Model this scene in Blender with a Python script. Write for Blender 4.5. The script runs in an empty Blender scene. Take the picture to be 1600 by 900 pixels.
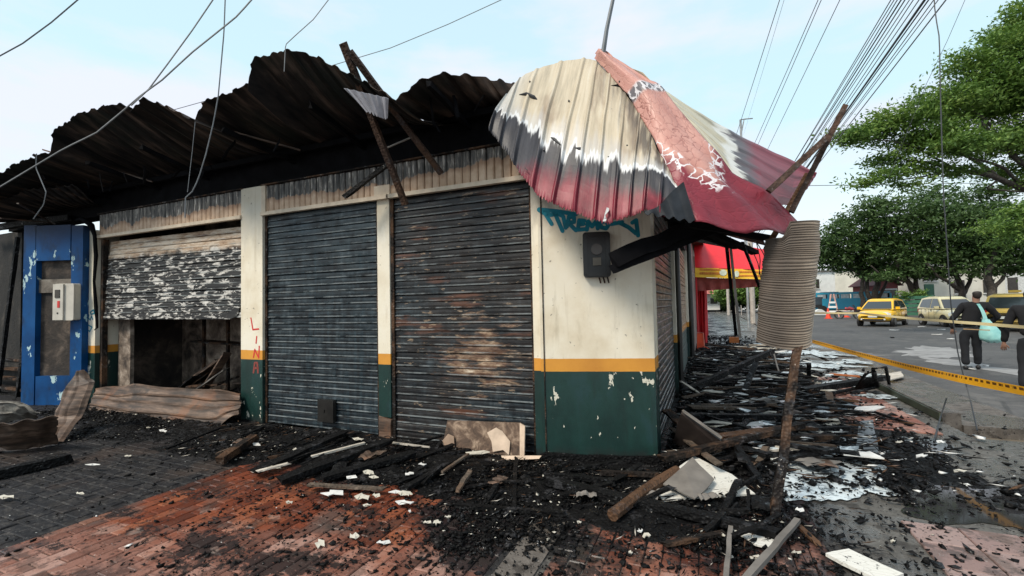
import bpy, math, random
import numpy as np
from mathutils import Vector, Matrix, noise as mnoise
random.seed(7); rng = np.random.default_rng(7)
C = bpy.context.scene.collection
S = bpy.context.scene
R = math.radians

# ---------------------------------------------------------------- camera
EYE = Vector((0, 0, 1.55)); YAW = R(23.3); PITCH = math.atan2(26.4, 711); ROLL = R(1.2); FOC = 711.0
fw = Vector((-math.sin(YAW)*math.cos(PITCH), math.cos(YAW)*math.cos(PITCH), math.sin(PITCH)))
rt = Vector((math.cos(YAW), math.sin(YAW), 0)); up = rt.cross(fw)
rt, up = rt*math.cos(ROLL) - up*math.sin(ROLL), up*math.cos(ROLL) + rt*math.sin(ROLL)
cam = bpy.data.cameras.new('camera'); cam.lens = 36*FOC/1600; cam.sensor_width = 36; cam.clip_start = 0.05; cam.clip_end = 3000
co = bpy.data.objects.new('camera', cam); C.objects.link(co)
co.matrix_world = Matrix(((rt.x, up.x, -fw.x, EYE.x), (rt.y, up.y, -fw.y, EYE.y), (rt.z, up.z, -fw.z, EYE.z), (0, 0, 0, 1)))
S.camera = co
S.view_settings.view_transform = 'Standard'; S.view_settings.look = 'None'
S.view_settings.exposure = 0.68; S.view_settings.gamma = 1

# ---------------------------------------------------------------- world
SUN_EL, SUN_ROT = R(48), R(205)     # soft light from behind the camera
w = bpy.data.worlds.new('World'); S.world = w; w.use_nodes = True
nt = w.node_tree; nt.nodes.clear()
def wn(t): return nt.nodes.new(t)
sky = wn('ShaderNodeTexSky'); sky.sky_type = 'NISHITA'; sky.sun_disc = False
sky.sun_elevation = SUN_EL; sky.sun_rotation = SUN_ROT; sky.air_density = 1.0; sky.dust_density = 2.0; sky.ozone_density = 1.5
tc = wn('ShaderNodeTexCoord'); mp = wn('ShaderNodeMapping'); mp.inputs['Scale'].default_value = (1.3, 1.3, 4.2)
mp.inputs['Location'].default_value = (0.3, 0.8, 0.1)
nz = wn('ShaderNodeTexNoise'); nz.inputs['Scale'].default_value = 1.6; nz.inputs['Detail'].default_value = 7; nz.inputs['Roughness'].default_value = 0.55
nt.links.new(tc.outputs['Generated'], mp.inputs[0]); nt.links.new(mp.outputs[0], nz.inputs['Vector'])
cr = wn('ShaderNodeValToRGB'); cr.color_ramp.elements[0].position = 0.44; cr.color_ramp.elements[1].position = 0.60
nt.links.new(nz.outputs['Fac'], cr.inputs[0])
sp = wn('ShaderNodeSeparateXYZ'); nt.links.new(tc.outputs['Generated'], sp.inputs[0])
hr = wn('ShaderNodeValToRGB'); nt.links.new(sp.outputs['Z'], hr.inputs[0])
e = hr.color_ramp.elements; e[0].position = 0.0; e[0].color = (8.0, 7.8, 7.3, 1); e[1].position = 1.0; e[1].color = (4.2, 5.4, 6.3, 1)
for p, c in ((0.10, (6.9, 7.6, 7.7, 1)), (0.30, (4.9, 6.8, 7.5, 1))):
    x = hr.color_ramp.elements.new(p); x.color = c
m1 = wn('ShaderNodeMix'); m1.data_type = 'RGBA'; m1.inputs[0].default_value = 0.90
nt.links.new(sky.outputs[0], m1.inputs[6]); nt.links.new(hr.outputs[0], m1.inputs[7])
m2 = wn('ShaderNodeMix'); m2.data_type = 'RGBA'; m2.inputs[7].default_value = (5.9, 6.1, 6.9, 1)
mm = wn('ShaderNodeMath'); mm.operation = 'MULTIPLY'; mm.inputs[1].default_value = 0.9
nt.links.new(cr.outputs[0], mm.inputs[0]); nt.links.new(mm.outputs[0], m2.inputs[0]); nt.links.new(m1.outputs[2], m2.inputs[6])
bg = wn('ShaderNodeBackground'); bg.inputs[1].default_value = 0.095
wo = wn('ShaderNodeOutputWorld'); nt.links.new(m2.outputs[2], bg.inputs[0]); nt.links.new(bg.outputs[0], wo.inputs[0])
# ---------------------------------------------------------------- sun (thin high cloud: wide and weak)
sl = bpy.data.lights.new('sun', 'SUN'); sl.energy = 2.3; sl.angle = R(16); sl.color = (1, 0.90, 0.76)
so = bpy.data.objects.new('sun', sl); C.objects.link(so)
sd = Vector((math.sin(SUN_ROT)*math.cos(SUN_EL), math.cos(SUN_ROT)*math.cos(SUN_EL), math.sin(SUN_EL)))  # towards the sun
so.rotation_euler = sd.to_track_quat('Z', 'Y').to_euler()
S.cycles.max_bounces = 6; S.cycles.diffuse_bounces = 3; S.cycles.use_denoising = True

# ---------------------------------------------------------------- places measured from the photograph's perspective
def ray(px, py): return fw*FOC + rt*(px-800) + up*(450-py)
def onz(px, py, z=0.0):
    d = ray(px, py); return EYE + d*((z-EYE.z)/d.z)
def ony(px, py, y):
    d = ray(px, py); return EYE + d*(y/d.y)
def onx(px, py, x):
    d = ray(px, py); return EYE + d*(x/d.x)
def onpl(px, py, p, n):
    d = ray(px, py); return EYE + d*((p-EYE).dot(n)/d.dot(n))
def atd(px, py, dist):       # point at a given forward distance
    d = ray(px, py); return EYE + d*(dist/FOC)

# ---------------------------------------------------------------- mesh builder
class MB:
    def __init__(s): s.v = []; s.f = []; s.uv = None
    def add(s, vs, fs):
        o = len(s.v); s.v += [tuple(v) for v in vs]; s.f += [tuple(i+o for i in f) for f in fs]; return s
    def box(s, a, b):
        x0, y0, z0 = a; x1, y1, z1 = b
        return s.add([(x0,y0,z0),(x1,y0,z0),(x1,y1,z0),(x0,y1,z0),(x0,y0,z1),(x1,y0,z1),(x1,y1,z1),(x0,y1,z1)],
                     [(0,3,2,1),(4,5,6,7),(0,1,5,4),(1,2,6,5),(2,3,7,6),(3,0,4,7)])
    def obox(s, c, ax, ay, az, hx, hy, hz):
        c = Vector(c); vs = []
        for k in (-1, 1):
            for i, j in ((-1,-1),(1,-1),(1,1),(-1,1)): vs.append(c + ax*hx*i + ay*hy*j + az*hz*k)
        return s.add(vs, [(0,3,2,1),(4,5,6,7),(0,1,5,4),(1,2,6,5),(2,3,7,6),(3,0,4,7)])
    def plank(s, p0, p1, wd, th, n=5, rough=0.12, side=None, taper=1.0, roll=0.0, seed=0):
        p0 = Vector(p0); p1 = Vector(p1); d = (p1-p0); L = d.length; d.normalize()
        ref = Vector(side) if side is not None else (Vector((0,0,1)) if abs(d.z) < 0.9 else Vector((0,1,0)))
        a = d.cross(ref).normalized(); b = a.cross(d).normalized()
        q = Matrix.Rotation(roll, 3, d); a = q @ a; b = q @ b
        r = random.Random(seed or int(abs(p0.x*977+p0.y*331+p1.x*71)*100)+5)
        vs = []; fs = []
        for i in range(n+1):
            t = i/n; k = 1-(1-taper)*t
            c = p0 + d*L*t + a*r.uniform(-1,1)*wd*rough*0.6
            if i in (0, n): c += d*r.uniform(-.3,.3)*wd
            for sx, sz in ((-1,-1),(1,-1),(1,1),(-1,1)):
                jx = 1-r.random()*rough*1.6; jz = 1-r.random()*rough*1.6
                e2 = d*(r.uniform(-.5,.5)*wd*2.2*rough*3 if i in (0, n) else 0)
                vs.append(c + a*sx*wd*.5*jx*k + b*sz*th*.5*jz*k + e2)
        for i in range(n):
            for j in range(4):
                x = i*4+j; y = i*4+(j+1)%4; fs.append((x, y, y+4, x+4))
        fs.append((0,3,2,1)); m = n*4; fs.append((m,m+1,m+2,m+3))
        return s.add(vs, fs)
    def tube(s, pts, r, n=6, cap=True):
        pts = [Vector(p) for p in pts]; m = len(pts); vs = []; fs = []
        rs = r if isinstance(r, (list, tuple)) else [r]*m
        prev = None
        for i, p in enumerate(pts):
            d = (pts[min(i+1,m-1)]-pts[max(i-1,0)])
            if d.length < 1e-9: d = Vector((0,0,1))
            d.normalize()
            if prev is None:
                a = d.cross(Vector((0,0,1)) if abs(d.z) < .9 else Vector((0,1,0))).normalized()
            else: a = (prev - d*prev.dot(d)).normalized()
            prev = a; b = d.cross(a)
            for k in range(n):
                t = 2*math.pi*k/n; vs.append(p + a*math.cos(t)*rs[i] + b*math.sin(t)*rs[i])
        for i in range(m-1):
            for k in range(n):
                k2 = (k+1)%n; fs.append((i*n+k, i*n+k2, (i+1)*n+k2, (i+1)*n+k))
        if cap: fs.append(tuple(range(n-1,-1,-1))); fs.append(tuple(range((m-1)*n, m*n)))
        return s.add(vs, fs)
    def slab(s, poly, n, th):      # planar polygon (3D points) given thickness along n
        n = Vector(n).normalized()*th; k = len(poly); vs = [Vector(p) for p in poly]; vs += [v-n for v in vs]
        fs = [tuple(range(k)), tuple(range(2*k-1, k-1, -1))] + [(i, k+i, k+(i+1)%k, (i+1)%k) for i in range(k)]
        return s.add(vs, fs)
    def grid(s, P, th=0.0, uv=None):      # P[i][j] points; optional thickness
        ni, nj = len(P), len(P[0]); vs = [Vector(p) for row in P for p in row]
        fs = [(i*nj+j, i*nj+j+1, (i+1)*nj+j+1, (i+1)*nj+j) for i in range(ni-1) for j in range(nj-1)]
        if th:
            N = [Vector((0,0,0)) for _ in vs]
            for f in fs:
                n = (vs[f[1]]-vs[f[0]]).cross(vs[f[3]]-vs[f[0]])
                for i in f: N[i] += n
            nv = len(vs); vs += [v - n.normalized()*th if n.length else v for v, n in zip(vs, N)]
            fs += [tuple(i+nv for i in reversed(f)) for f in fs]
            rim = [i*nj for i in range(ni)] + [(ni-1)*nj+j for j in range(1,nj)] + [i*nj+nj-1 for i in range(ni-2,-1,-1)] + [j for j in range(nj-2,0,-1)]
            for a, b in zip(rim, rim[1:]+rim[:1]): fs.append((a, b, b+nv, a+nv))
        o = len(s.v); s.add(vs, fs)
        if uv is not None:
            if s.uv is None: s.uv = {}
            for i in range(ni):
                for j in range(nj):
                    s.uv[o+i*nj+j] = uv(i/(ni-1), j/(nj-1))
                    if th: s.uv[o+ni*nj+i*nj+j] = uv(i/(ni-1), j/(nj-1))
        return s
    def build(s, name, mat, parent=None, smooth=False, loc=None, autosmooth=None):
        me = bpy.data.meshes.new(name)
        base = Vector((0,0,0))
        if parent is not None and loc is None: base = parent.location.copy()
        elif parent is None:
            if loc is not None: base = Vector(loc)
            else:
                a = np.array(s.v); base = Vector(((a[:,0].min()+a[:,0].max())/2, (a[:,1].min()+a[:,1].max())/2, a[:,2].min()))
        vv = [(x-base.x, y-base.y, z-base.z) for x, y, z in s.v]
        me.from_pydata(vv, [], s.f); me.update()
        if smooth: me.polygons.foreach_set('use_smooth', [True]*len(me.polygons))
        if s.uv is not None:
            l = me.uv_layers.new(name='UVMap'); vi = np.zeros(len(me.loops), dtype=np.int32); me.loops.foreach_get('vertex_index', vi)
            ua = np.array([s.uv.get(i, (0,0)) for i in range(len(s.v))]); l.data.foreach_set('uv', ua[vi].ravel())
        if mat is not None: me.materials.append(mat)
        o = bpy.data.objects.new(name, me); C.objects.link(o)
        if parent is not None:
            o.parent = parent
            if loc is not None: o.location = Vector(loc)
        else: o.location = base
        return o
def tag(o, label=None, cat=None, group=None, kind=None):
    if label: o['label'] = label
    if cat: o['category'] = cat
    if group: o['group'] = group
    if kind: o['kind'] = kind
    return o
def thing(name, label, cat, loc=(0,0,0), group=None, rz=0):
    o = bpy.data.objects.new(name, None); C.objects.link(o); o.location = loc; o.rotation_euler = (0,0,rz); o.empty_display_size = .1
    return tag(o, label, cat, group)
def inst(src, loc, parent=None, rot=None, name=None):
    o = src.copy(); o.location = loc; C.objects.link(o)
    if name: o.name = name
    o.parent = parent
    if rot is not None: o.rotation_euler = rot
    return o
def copy_tree(o, parent=None):
    c = o.copy(); C.objects.link(c); c.parent = parent
    for ch in list(o.children): copy_tree(ch, c)
    return c
def npmesh(name, verts, faces_flat, nper, mat, parent=None, smooth=False):
    """quick mesh from numpy: verts (N,3), faces (M,nper)"""
    me = bpy.data.meshes.new(name); n = len(verts); m = len(faces_flat)
    me.vertices.add(n); me.vertices.foreach_set('co', np.asarray(verts, dtype=np.float32).ravel())
    me.loops.add(m*nper); me.loops.foreach_set('vertex_index', np.asarray(faces_flat, dtype=np.int32).ravel())
    me.polygons.add(m); me.polygons.foreach_set('loop_start', np.arange(0, m*nper, nper, dtype=np.int32))
    me.polygons.foreach_set('loop_total', np.full(m, nper, dtype=np.int32))
    if smooth: me.polygons.foreach_set('use_smooth', np.ones(m, dtype=bool))
    me.update(calc_edges=True); me.validate()
    if mat is not None: me.materials.append(mat)
    o = bpy.data.objects.new(name, me); C.objects.link(o)
    if parent is not None: o.parent = parent
    return o

# ---------------------------------------------------------------- node materials
class NT:
    def __init__(s, name):
        s.m = bpy.data.materials.new(name); s.m.use_nodes = True; s.t = s.m.node_tree; s.t.nodes.clear()
        s.o = s.n('ShaderNodeOutputMaterial'); s.b = s.n('ShaderNodeBsdfPrincipled'); s.l(s.b.outputs[0], s.o.inputs[0])
        s.g = s.n('ShaderNodeNewGeometry'); s._xyz = None
    def n(s, t): return s.t.nodes.new(t)
    def l(s, a, b): s.t.links.new(a, b)
    def put(s, sock, v):
        if isinstance(v, bpy.types.NodeSocket): s.l(v, sock)
        elif isinstance(v, (tuple, list)) and sock.type == 'RGBA': sock.default_value = (*v[:3], 1)
        else: sock.default_value = v
    @property
    def pos(s): return s.g.outputs['Position']
    @property
    def obj(s): return s.n('ShaderNodeTexCoord').outputs['Object']
    @property
    def uv(s): return s.n('ShaderNodeTexCoord').outputs['UV']
    def rnd(s): return s.n('ShaderNodeObjectInfo').outputs['Random']
    def sep(s, v):
        x = s.n('ShaderNodeSeparateXYZ'); s.l(v, x.inputs[0]); return x.outputs
    def X(s): return s.sep(s.pos)[0]
    def Y(s): return s.sep(s.pos)[1]
    def Z(s): return s.sep(s.pos)[2]
    def comb(s, x, y, z=0.0):
        c = s.n('ShaderNodeCombineXYZ'); s.put(c.inputs[0], x); s.put(c.inputs[1], y); s.put(c.inputs[2], z); return c.outputs[0]
    def vm(s, v, sc, add=(0,0,0)):
        a = s.n('ShaderNodeMapping'); s.l(v, a.inputs[0]); a.inputs['Scale'].default_value = sc; a.inputs['Location'].default_value = add; return a.outputs[0]
    def noise(s, scale=5, detail=4, rough=.55, vec=None, dist=0.0, sc=None, off=(0,0,0)):
        x = s.n('ShaderNodeTexNoise'); v = vec if vec is not None else s.pos
        if sc or off != (0,0,0): v = s.vm(v, sc or (1,1,1), off)
        s.l(v, x.inputs['Vector']); x.inputs['Scale'].default_value = scale; x.inputs['Detail'].default_value = detail
        x.inputs['Roughness'].default_value = rough; x.inputs['Distortion'].default_value = dist; return x.outputs['Fac']
    def vor(s, scale=5, vec=None, feature='F1', sc=None, rnd=1.0, out='Distance'):
        x = s.n('ShaderNodeTexVoronoi'); x.feature = feature; v = vec if vec is not None else s.pos
        if sc: v = s.vm(v, sc)
        s.l(v, x.inputs['Vector']); x.inputs['Scale'].default_value = scale; x.inputs['Randomness'].default_value = rnd; return x.outputs[out]
    def ma(s, op, a, b=0.0, clamp=False):
        x = s.n('ShaderNodeMath'); x.operation = op; s.put(x.inputs[0], a); s.put(x.inputs[1], b); x.use_clamp = clamp; return x.outputs[0]
    def ss(s, v, a, b):      # smooth ramp from 0 at a to 1 at b
        x = s.n('ShaderNodeMapRange'); x.interpolation_type = 'SMOOTHSTEP'; s.put(x.inputs[0], v)
        if a < b: x.inputs[1].default_value = a; x.inputs[2].default_value = b
        else: x.inputs[1].default_value = b; x.inputs[2].default_value = a; x.inputs[3].default_value = 1; x.inputs[4].default_value = 0
        return x.outputs[0]
    def mix(s, f, a, b):
        x = s.n('ShaderNodeMix'); x.data_type = 'RGBA'; s.put(x.inputs[0], f); s.put(x.inputs[6], a); s.put(x.inputs[7], b); return x.outputs[2]
    def ramp(s, f, *st):
        x = s.n('ShaderNodeValToRGB'); s.put(x.inputs[0], f); el = x.color_ramp.elements
        while len(el) < len(st): el.new(0.5)
        for q, (p, c) in zip(el, st): q.position = p; q.color = (*c, 1) if len(c) == 3 else c
        return x.outputs[0]
    def bump(s, h, st=.3, dist=.01):
        x = s.n('ShaderNodeBump'); x.inputs['Strength'].default_value = st; x.inputs['Distance'].default_value = dist; s.put(x.inputs['Height'], h)
        s.l(x.outputs[0], s.b.inputs['Normal']); return x
    def fin(s, col, rough=.7, metal=0.0, spec=.5):
        s.put(s.b.inputs['Base Color'], col); s.put(s.b.inputs['Roughness'], rough); s.put(s.b.inputs['Metallic'], metal)
        s.put(s.b.inputs['Specular IOR Level'], spec); return s.m
def plain(name, col, rough=.6, metal=0.0, var=.25, scale=6, bump=.15):
    t = NT(name); n = t.noise(scale, 5); d = tuple(c*(1-var) for c in col); u = tuple(min(1, c*(1+var)) for c in col)
    t.bump(t.noise(scale*8, 3), bump, .004)
    return t.fin(t.ramp(n, (.3, d), (.7, u)), rough, metal)
def char_mat(name, base=(.006,.006,.0065), brown=0.0, rough=.5):
    t = NT(name); p = t.obj; n = t.noise(14, 5, .6, p); v = t.vor(38, p)
    c = t.ramp(n, (.3, tuple(x*.5 for x in base)), (.62, base), (.85, tuple(x*2.2+.002 for x in base)))
    c = t.mix(t.ma('MULTIPLY', t.ss(t.noise(6, 5, .7, off=(2, 2, 2)), .56, .66), .55), c, (.055,.055,.060))
    if brown: c = t.mix(t.ma('MULTIPLY', t.ss(t.noise(3.5, 4, .6, p), .45, .62), brown), c, (.10,.055,.032))
    t.bump(t.ma('ADD', v, t.ma('MULTIPLY', n, .6)), .8, .012)
    g = t.ss(t.noise(9, 4, .7, off=(3, 0, 1)), .57, .66)
    return t.fin(c, t.ma('SUBTRACT', rough+.1, t.ma('MULTIPLY', g, .38)), 0, t.ma('ADD', .14, t.ma('MULTIPLY', g, .6)))
M = {}
M['char'] = char_mat('charred_wood'); M['charbrown'] = char_mat('half_burnt_wood', (.02,.016,.014), .8, .65)
M['soot'] = plain('soot_black', (.005,.005,.006), .9, 0, .5); M['soot'].node_tree.nodes['Principled BSDF'].inputs['Specular IOR Level'].default_value = .08
M['orange_paint'] = plain('orange_paint', (.62,.24,.03), .6, 0, .15)
# ================================================================ materials of the shop
def painted(name, stain=0.5):
    t = NT(name); z = t.Z(); n = t.noise(2.2, 5, .6); fine = t.noise(30, 4); edge = t.ma('MULTIPLY', t.ma('SUBTRACT', t.noise(9, 3), .5), .006)
    ze = t.ma('ADD', z, edge)
    cream = t.ramp(n, (.3, (.66,.58,.44)), (.5, (.76,.70,.57)), (.75, (.80,.76,.66)))
    st = t.noise(3, 5, .65, sc=(3, 3, .7)); cream = t.mix(t.ma('MULTIPLY', t.ss(st, .52, .78), stain), cream, (.36,.30,.20))
    smk = t.ss(t.ma('ADD', z, t.ma('MULTIPLY', t.noise(3, 5, .6, sc=(2, 2, .8)), .9)), 2.75, 3.15); cream = t.mix(t.ma('MULTIPLY', smk, .6 if stain > .3 else .25), cream, (.16,.14,.12))
    dr = t.ss(t.noise(11, 3, .6, sc=(1, 1, .07)), .60, .70); cream = t.mix(t.ma('MULTIPLY', dr, .28), cream, (.40,.33,.22))
    spk = t.ss(t.noise(22, 3, .5), .69, .74); cream = t.mix(spk, cream, (.28,.25,.2))
    orange = t.ramp(n, (.3, (.52,.22,.03)), (.7, (.68,.31,.04)))
    green = t.ramp(t.noise(4, 5, .6, sc=(1,1,.5)), (.3, (.006,.022,.020)), (.55, (.010,.038,.033)), (.8, (.018,.050,.058)))
    drip = t.ss(t.noise(9, 4, .6, sc=(1, 1, .12)), .5, .66); green = t.mix(t.ma('MULTIPLY', drip, .45), green, (.010,.022,.020))
    chip = t.ss(t.ma('ADD', t.noise(10, 4, .65, sc=(1,1,.55)), t.ma('MULTIPLY', t.noise(1.9, 2), .25)), .775, .785)
    green = t.mix(chip, green, (.62,.60,.50))
    soot0 = t.ss(t.ma('ADD', z, t.ma('MULTIPLY', t.noise(6, 3), .22)), .26, .08); green = t.mix(t.ma('MULTIPLY', soot0, .8), green, (.02,.02,.02))
    c = t.mix(t.ss(ze, .998, 1.001), t.mix(t.ss(ze, .870, .873), green, orange), cream)
    t.bump(t.ma('ADD', t.ma('MULTIPLY', fine, .4), t.noise(3, 3)), .25, .01)
    return t.fin(c, t.ma('ADD', t.ma('MULTIPLY', t.ss(ze, .8, 1.05), .35), .38), 0, .5)
M['painted'] = painted('cream_orange_green_paint')
M['cream'] = plain('cream_trim_paint', (.60,.50,.38), .6, 0, .16, 9)
M['white_pillar'] = painted('clean_pillar_paint', .18)
def slat_mat(name, mode):
    t = NT(name); x = t.X(); z = t.Z()
    s1 = t.noise(1, 6, .7, sc=(2.2, 2.2, 26)); s2 = t.noise(1, 5, .6, sc=(14, 14, 3), off=(3, 1, 0)); b = t.noise(1.3, 4, .6)
    base = t.ramp(t.ma('ADD', t.ma('MULTIPLY', s1, .6), t.ma('MULTIPLY', s2, .4)), (.34, (.003,.003,.004)), (.47, (.010,.014,.018)), (.56, (.024,.036,.044)), (.66, (.085,.105,.118)), (.78, (.28,.30,.31)))
    r = t.ramp(s1, (.3, (.5,.5,.5)), (.7, (.28,.28,.28)))
    if mode == 'blue':
        up_ = t.ma('MULTIPLY', t.ss(z, 1.6, 2.7), t.ss(t.noise(2.5, 4, .6, sc=(1, 1, 3)), .4, .62)); base = t.mix(t.ma('MULTIPLY', up_, .5), base, (.06,.085,.10))
        vs = t.ss(t.noise(1, 4, .6, sc=(20, 20, .5)), .5, .7); base = t.mix(t.ma('MULTIPLY', vs, .30), base, (.022,.055,.075))
    if mode in ('rust', 'street'):
        base = t.mix(t.ma('MULTIPLY', t.ss(t.noise(1, 5, .6, sc=(1, 1, 2), off=(7, 7, 7)), .35, .6), .65), base, t.ramp(s1, (.35, (.006,.005,.005)), (.55, (.028,.021,.018)), (.7, (.085,.065,.052))))
        cx, cz = (-2.25, 1.0) if mode == 'rust' else (-.5, 1.6)
        d = t.ma('ADD', t.ma('MULTIPLY', t.ma('ABSOLUTE', t.ma('SUBTRACT', x if mode == 'rust' else t.ma('MULTIPLY', t.ma('SUBTRACT', t.Y(), 6.5), .25), cx if mode == 'rust' else 0)), .95), t.ma('MULTIPLY', t.ma('ABSOLUTE', t.ma('SUBTRACT', z, cz)), 1.1 if mode == 'rust' else .55))
        f = t.ss(t.ma('ADD', d, t.ma('MULTIPLY', t.ma('SUBTRACT', t.noise(1, 6, .7, sc=(3.0, 3.0, 15)), .5), 3.3)), .55, .02)
        col = t.ramp(t.noise(1, 6, .7, sc=(5, 5, 20), off=(1, 2, 3)), (.3, (.04,.022,.016)), (.48, (.13,.075,.05)), (.6, (.30,.21,.14)), (.7, (.58,.50,.40)))
        base = t.mix(f, base, col)
        rr = t.ss(t.noise(1, 4, .6, sc=(1.2, 1.2, 7), off=(5, 0, 2)), .58, .70); base = t.mix(t.ma('MULTIPLY', rr, .7), base, (.13,.055,.032)); r2 = t.ss(t.noise(1, 5, .65, sc=(6, 6, 24), off=(5, 4, 2)), .62, .66); base = t.mix(t.ma('MULTIPLY', r2, .6), base, (.34,.25,.17))
    if mode == 'white':
        p = t.noise(1, 6, .68, sc=(4.5, 4.5, 17), dist=.6); f = t.ss(p, .53, .56); zz = t.ma('ADD', z, t.ma('MULTIPLY', t.noise(5, 4), .25))
        base = t.mix(f, t.ramp(s1, (.4, (.010,.010,.011)), (.7, (.045,.045,.045))), t.ramp(s2, (.3, (.34,.33,.31)), (.7, (.66,.64,.60))))
        top = t.ramp(t.noise(1, 6, .7, sc=(3, 3, 14)), (.35, (.22,.12,.07)), (.46, (.45,.33,.23)), (.58, (.62,.53,.43)), (.8, (.55,.46,.36)))
        base = t.mix(t.ss(zz, 2.56, 2.68), base, top); r = .6
        base = t.mix(t.ma('MULTIPLY', t.ss(p, .50, .54), 0), base, (0, 0, 0))
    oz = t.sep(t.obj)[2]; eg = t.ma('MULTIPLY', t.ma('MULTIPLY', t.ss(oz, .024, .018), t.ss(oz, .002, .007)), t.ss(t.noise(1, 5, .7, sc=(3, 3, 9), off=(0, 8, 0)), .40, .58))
    base = t.mix(t.ma('MULTIPLY', eg, .62), base, (.20,.225,.235))  # lighter line along each slat's bottom ridge: a highlight put into the colour
    t.bump(t.ma('ADD', s1, t.noise(60, 3)), .35, .006)
    return t.fin(base, r, 0, .32)
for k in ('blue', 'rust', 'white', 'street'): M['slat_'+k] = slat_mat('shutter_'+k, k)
def street_painted():
    t = NT('painted_ribbed_shutter'); z = t.Z(); n = t.noise(1, 5, .6, sc=(3, 3, 12))
    up_ = t.ramp(n, (.3, (.10,.06,.04)), (.5, (.30,.20,.13)), (.7, (.46,.36,.26))); g = t.ramp(n, (.3, (.02,.03,.03)), (.6, (.035,.07,.065)), (.8, (.16,.2,.2)))
    return t.fin(t.mix(t.ss(z, .999, 1.001), t.mix(t.ss(z, .87, .872), g, (.45,.19,.04)), up_), .5)
M['slat_paint'] = street_painted()
def fascia_mat():
    t = NT('burnt_fascia'); z = t.Z(); x = t.X(); o = t.obj
    lim = t.ma('ADD', 3.06, t.ma('MULTIPLY', t.ma('SUBTRACT', t.noise(1, 4, .7, sc=(3, 1, 1)), .5), .34))
    lim = t.ma('ADD', lim, t.ma('MULTIPLY', t.ss(x, -3.5, -2.2), .07))
    m = t.ss(t.ma('SUBTRACT', z, lim), -.012, .012)
    st = t.noise(1, 5, .7, sc=(38, 1, 4)); burnt = t.ramp(st, (.36, (.018,.017,.016)), (.5, (.09,.085,.08)), (.57, (.16,.14,.12)), (.66, (.58,.55,.50)))
    cream = t.ramp(t.noise(7, 4), (.3, (.42,.27,.17)), (.7, (.62,.46,.33)))
    halo = t.ss(t.ma('SUBTRACT', z, lim), -.08, -.01); cream = t.mix(t.ma('MULTIPLY', halo, .6), cream, (.22,.11,.06))
    return t.fin(t.mix(m, cream, burnt), .6)
M['fascia'] = fascia_mat()
def roof_under():
    t = NT('sooty_roof_metal'); v = t.noise(1, 5, .6, sc=(6, .8, 3)); p = t.noise(1.4, 4)
    c = t.ramp(v, (.36, (.008,.008,.009)), (.52, (.028,.023,.021)), (.68, (.12,.085,.068)))
    c = t.mix(t.ma('MULTIPLY', t.ss(p, .5, .68), .5), c, (.014,.022,.018))
    return t.fin(c, .75, 0, .12)
M['roof'] = roof_under()
M['blue'] = None
def blue_mat():
    t = NT('blue_paint'); n = t.noise(2, 5); c = t.ramp(n, (.3, (.002,.034,.12)), (.5, (.003,.058,.19)), (.7, (.006,.075,.23)))
    f = t.ss(t.noise(4.2, 5, .62, sc=(1, 1, .6), off=(.3, 0, .2)), .62, .635); c = t.mix(f, c, (.42,.58,.60)); c = t.mix(t.ma('MULTIPLY', t.ss(t.noise(3, 5, .65, sc=(1, 1, .5), off=(5, 5, 1)), .5, .7), .7), c, (.012,.02,.03))
    c = t.mix(t.ma('MULTIPLY', t.ss(t.Z(), 2.55, 3.15), .85), c, (.015,.02,.035))  # top darkened in the colour, for the shade under the roof
    return t.fin(c, .55, 0, .2)
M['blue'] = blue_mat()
def scorched(name, a, b, c, sc=2.5, rough=.85):
    t = NT(name); n = t.noise(sc, 6, .65, dist=.4); t.bump(t.noise(20, 5), .6, .02); return t.fin(t.ramp(n, (.36, a), (.52, b), (.7, c)), rough)
M['scorchwall'] = scorched('scorched_plaster', (.010,.009,.009), (.035,.027,.022), (.15,.115,.09), 2.2)
M['rust_sheet'] = None
def rust_sheet():
    t = NT('scorched_brown_sheet'); p = t.obj; n = t.noise(1, 6, .65, p, sc=(1.6, 4, 16)); b = t.noise(2.0, 4, .6, p)
    c = t.ramp(n, (.32, (.020,.014,.011)), (.48, (.075,.048,.034)), (.6, (.16,.105,.075)), (.78, (.33,.26,.20)))
    c = t.mix(t.ma('MULTIPLY', t.ss(b, .56, .70), .45), c, (.24,.10,.045)); c = t.mix(t.ma('MULTIPLY', t.ss(b, .46, .34), .8), c, (.022,.018,.016))
    t.bump(n, .4, .01); return t.fin(c, .6, .0)
M['rust_sheet'] = rust_sheet()
M['greybox'] = plain('grey_meter_plastic', (.52,.49,.43), .5, 0, .12)
M['blackbox'] = plain('scorched_black_metal', (.014,.013,.012), .35, 0, .5)
M['dark_glass'] = plain('dark_window', (.03,.025,.02), .2, 0, .4)
M['red_mark'] = plain('red_spray', (.60,.035,.03), .6, 0, .1); M['teal_mark'] = plain('teal_spray', (.0,.20,.28), .6, 0, .25, 10)
M['red_old'] = plain('faded_red_spray', (.22,.045,.035), .6, 0, .1)

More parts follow.
